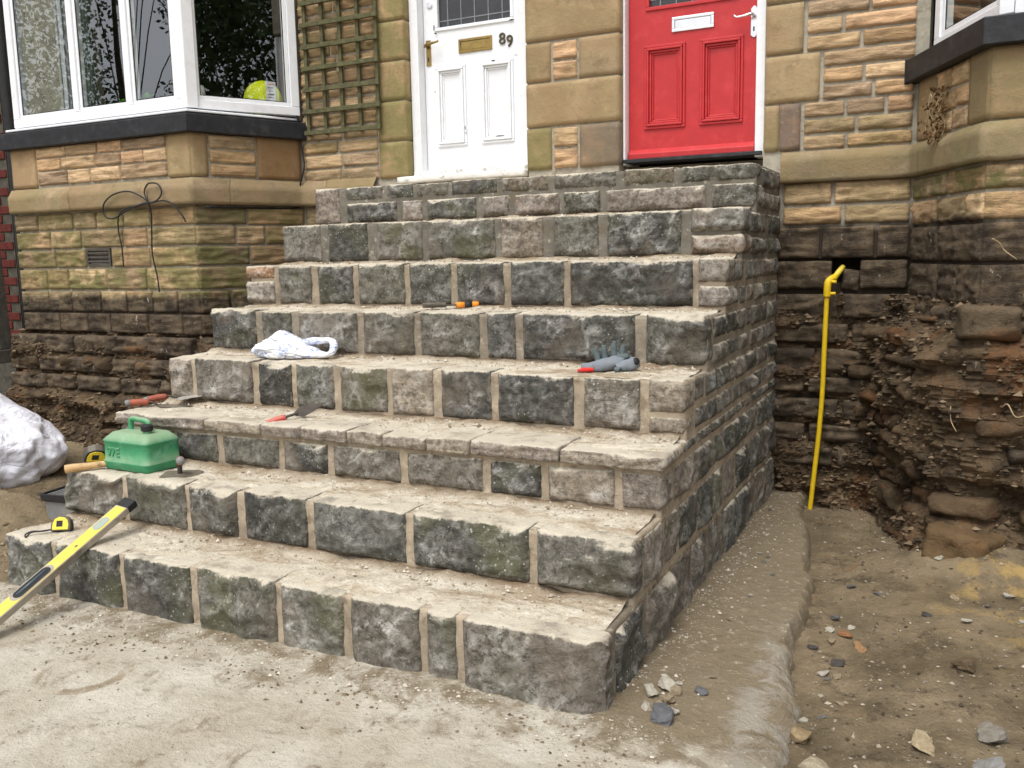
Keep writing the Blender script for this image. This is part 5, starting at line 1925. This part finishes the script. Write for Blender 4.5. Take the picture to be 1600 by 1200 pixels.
# big stones in the earth at the right footing
for i, (x, y, z, s, c, lab) in enumerate([(.95, -.93, -.02, .27, srgb(128, 104, 72), 'big ochre boulder at foot of right footing'), (1.06, -.82, .985, .24, srgb(124, 110, 90), 'pale squared block projecting from top of right footing')]):
    me_ = rock_mesh(s, s * .7, s * .62, nseed(), 'pitch', .016, .05, .012, jit=2.5)
    o = obj('boulder', me_, M['rubble'], None, (x, y - s * .3, z), (RND.uniform(-.1, .1), RND.uniform(-.15, .15), (-.5, .12)[i]), (*c[:3], .5))
    tag(o, lab, 'boulder')

# exposed roots hanging from the right footing
for pts, lab in [([(.80, -.52, .93), (.815, -.60, .90), (.85, -.70, .86), (.875, -.76, .79), (.88, -.80, .72), (.89, -.81, .66)], 'longest pale root hanging from the right footing'),
                 ([(.90, -.82, .74), (.92, -.87, .70), (.925, -.90, .63), (.95, -.92, .58)], 'short pale root below the longest root'),
                 ([(1.05, -.86, 1.42), (1.08, -.82, 1.40), (1.10, -.80, 1.37), (1.15, -.81, 1.33)], 'thin pale root lying on the dark stones under right bay'),
                 ([(1.12, -.92, .70), (1.14, -.96, .72), (1.17, -.97, .67), (1.21, -.97, .68)], 'curled pale root low in the right footing')]:
    sp_ = smooth_path(pts, 5)
    o = MB().tube(sp_, [.0038 * (1 - .6 * t) for t in np.linspace(0, 1, len(sp_))], 6).build('root', M['root'], None, smooth=True)
    tag(o, lab, 'root')
# dead climber left under the right-hand sill
dv = empty('dead_creeper', (.80, -.30, 1.95))
tag(dv, 'withered brown creeper clinging under the right bay sill', 'creeper')
b_ = MB()
lf = MB()
for i in range(7):
    x_, y_ = RND.uniform(-.04, .03), RND.uniform(-.03, .0)
    pp = [(x_ + RND.uniform(-.02, .02), y_ - .03 - RND.uniform(0, .02), z_) for z_ in (-.04, .03, .10, .17)]
    b_.tube(smooth_path(pp, 3), .0025, 5)
    for q_ in pp:
        for _ in range(6):
            c_ = Vector(q_) + Vector((RND.uniform(-.03, .03), RND.uniform(-.025, .01), RND.uniform(-.03, .03)))
            u_ = Vector((RND.gauss(0, 1), RND.gauss(0, 1), RND.gauss(0, 1))).normalized() * .012
            w_ = u_.orthogonal().normalized() * .008
            lf.add([c_ - u_, c_ + w_, c_ + u_, c_ - w_], [(0, 1, 2, 3)])
b_.build('stem', M['root'], dv, smooth=True)
lf.build('leaves', mat_plain('dead_leaf', srgb(104, 80, 54)[:3], .9, .1, namt=.4), dv)

# ------------------------------------------------------------------ crumbs of mortar and chippings (uncountable)
rs = np.random.RandomState(3)
sp = []
for k in range(7):
    n = 1100
    x = rs.uniform(XL + .02, -.03, n)
    dens = fbm(np.c_[x * 2.2, np.full(n, k * 5.), np.zeros(n)], 3)
    y = YK[k + 1] - np.abs(rs.normal(0, .055, n)) - .008
    keep = dens + rs.uniform(-.6, .6, n) > -.1
    s = .0022 + .0085 * rs.random_sample(n) ** 4
    t = rs.random_sample(n)
    sp.append(np.c_[x, np.maximum(y, YK[k] + .05), np.full(n, ZK[k] + .006), s, t][keep])
    n = 420
    x = rs.uniform(XL + .02, -.03, n)
    sp.append(np.c_[x, rs.uniform(YK[k] + .03, YK[k + 1], n), np.full(n, ZK[k] + .003), .0018 + .004 * rs.random_sample(n) ** 4, rs.random_sample(n)])
n = 1500
x = rs.uniform(-2.7, .25, n)
y = YK[0] - .03 - np.abs(rs.normal(0, .12, n))
sp.append(np.c_[x, y, slab_z(x, y) + .002, .0022 + .0055 * rs.random_sample(n) ** 3, rs.random_sample(n)])
n = 900
x = rs.uniform(-3.0, .5, n)
y = rs.uniform(-4.2, -2.95, n)
sp.append(np.c_[x, y, slab_z(x, y) + .001, .0015 + .004 * rs.random_sample(n) ** 4, rs.random_sample(n) * .6])
n = 380
cx = rs.choice([-2.35, -1.95, -1.75, -1.1, -.7, -.2, .05], n)
x = cx + rs.normal(0, .10, n)
y = -3.02 - np.abs(rs.normal(0, .10, n)) - .05 * np.sin(cx * 9)
mud_sp = np.c_[x, y, slab_z(x, y) + .001, .002 + .009 * rs.random_sample(n) ** 3, rs.random_sample(n)]
n = 130
x = rs.uniform(-2.8, .4, n)
y = rs.uniform(-4.1, -3.0, n)
mud_sp = np.concatenate([mud_sp, np.c_[x, y, slab_z(x, y) + .001, .002 + .006 * rs.random_sample(n) ** 3, rs.random_sample(n)]])
crumbs('mud_clods', 'small dark mud clods dropped on the pale slab', mud_sp, srgb(82, 72, 58), srgb(142, 126, 102))
n = 700
y = rs.uniform(-2.7, -.1, n)
x = .02 + np.abs(rs.normal(0, .10, n))
sp.append(np.c_[x, y, slab_z(x, y) + .002, .0022 + .006 * rs.random_sample(n) ** 3, rs.random_sample(n)])
crumbs('mortar_crumbs', 'dry mortar crumbs scattered over treads and slab', np.concatenate(sp), srgb(132, 114, 92), srgb(222, 214, 198))
n = 9000
x = rs.uniform(.25, 2.0, n)
y = rs.uniform(-3.3, -.05, n)
ok = (x > slab_edge(y) + .02)
dn = fbm(np.c_[x * 3, y * 3, np.zeros(n)], 3)
ok &= dn + rs.uniform(-.5, .5, n) > -.05
x, y = x[ok], y[ok]
n = len(x)
crumbs('gravel', 'loose grit and chippings in the earth on the right', np.c_[x, y, ground_z(x, y) + .002, .002 + .0075 * rs.random_sample(n) ** 3, rs.random_sample(n) ** 2], srgb(74, 64, 52), srgb(192, 180, 160))
n = 900
x = rs.uniform(-5.2, -2.76, n)
y = rs.uniform(-2.9, -.9, n)
crumbs('soil_crumbs', 'loose soil crumbs in the earth left of the steps', np.c_[x, y, ground_z(x, y) + .002, .004 + .014 * rs.random_sample(n) ** 3, rs.random_sample(n) ** 2], srgb(84, 68, 52), srgb(178, 160, 132))


# ------------------------------------------------------------------ trees across the street (they show in the window glass)
T = NT('leaf', .6, .3)
_v = T.pos()
T.color(T.mix(T.noise(_v, 3, 4), (.022, .045, .012), (.07, .11, .03)))
M['leaf'] = T.m
M['bark'] = mat_plain('bark', srgb(72, 62, 50)[:3], .95, .1, namt=.3, bump=.6, bscale=20)


def tree(x, y, H, R, seed, label, n_=9000, lo=.42, ls=1.0):
    t = empty('street_tree', (x, y, -.1))
    tag(t, label, 'tree', None)
    r_ = random.Random(seed)
    b_ = MB().tube([(0, 0, 0), (.05, 0, H * .3), (-.05, .08, H * .6), (0, .1, H * .85)], [.10, .08, .05, .02], 12)
    blobs = []
    for i in range(17):
        a = r_.uniform(0, 6.28)
        rr = R * r_.uniform(.25, .8)
        c = Vector((rr * math.cos(a), rr * math.sin(a), H * (r_.uniform(lo, .95) if i > 4 else r_.uniform(.18, .4))))
        blobs.append((c, R * r_.uniform(.28, .48)))
        b_.tube([(0, 0, H * .35 + .02 * i), (c.x * .5, c.y * .5, c.z * .5 + H * .22), tuple(c)], [.018, .012, .006], 6)
    b_.build('trunk', M['bark'], t, smooth=True)
    rs_ = np.random.RandomState(seed)
    bi = rs_.randint(0, len(blobs), n_)
    C = np.array([tuple(bb[0]) for bb in blobs])[bi]
    Rr = np.array([bb[1] for bb in blobs])[bi]
    d = rs_.normal(size=(n_, 3))
    d /= np.linalg.norm(d, axis=1)[:, None]
    P = C + d * (Rr * rs_.random_sample(n_) ** .4)[:, None]
    u = rs_.normal(size=(n_, 3))
    u /= np.linalg.norm(u, axis=1)[:, None]
    w_ = np.cross(u, rs_.normal(size=(n_, 3)))
    w_ /= np.linalg.norm(w_, axis=1)[:, None]
    s = rs_.uniform(.05, .11, n_)[:, None] * ls
    V = np.stack([P - u * s, P + w_ * s * .55, P + u * s, P - w_ * s * .55], 1).reshape(-1, 3)
    obj('crown', mesh_np('crown', V, np.arange(4 * n_).reshape(-1, 4), False), M['leaf'], t)


tree(-12.78, -8.2, 8.6, 2.4, 1, 'leafy tree across the street reflected in left bay window', 12000, .32, .62)
tree(-16.0, -8.0, 8.0, 2.3, 2, 'second leafy tree further along the street behind the viewer', 6500, .35, .7)
tree(10.5, -2.9, 9.0, 3.3, 3, 'tall leafy tree far to the right of the house', 20000)
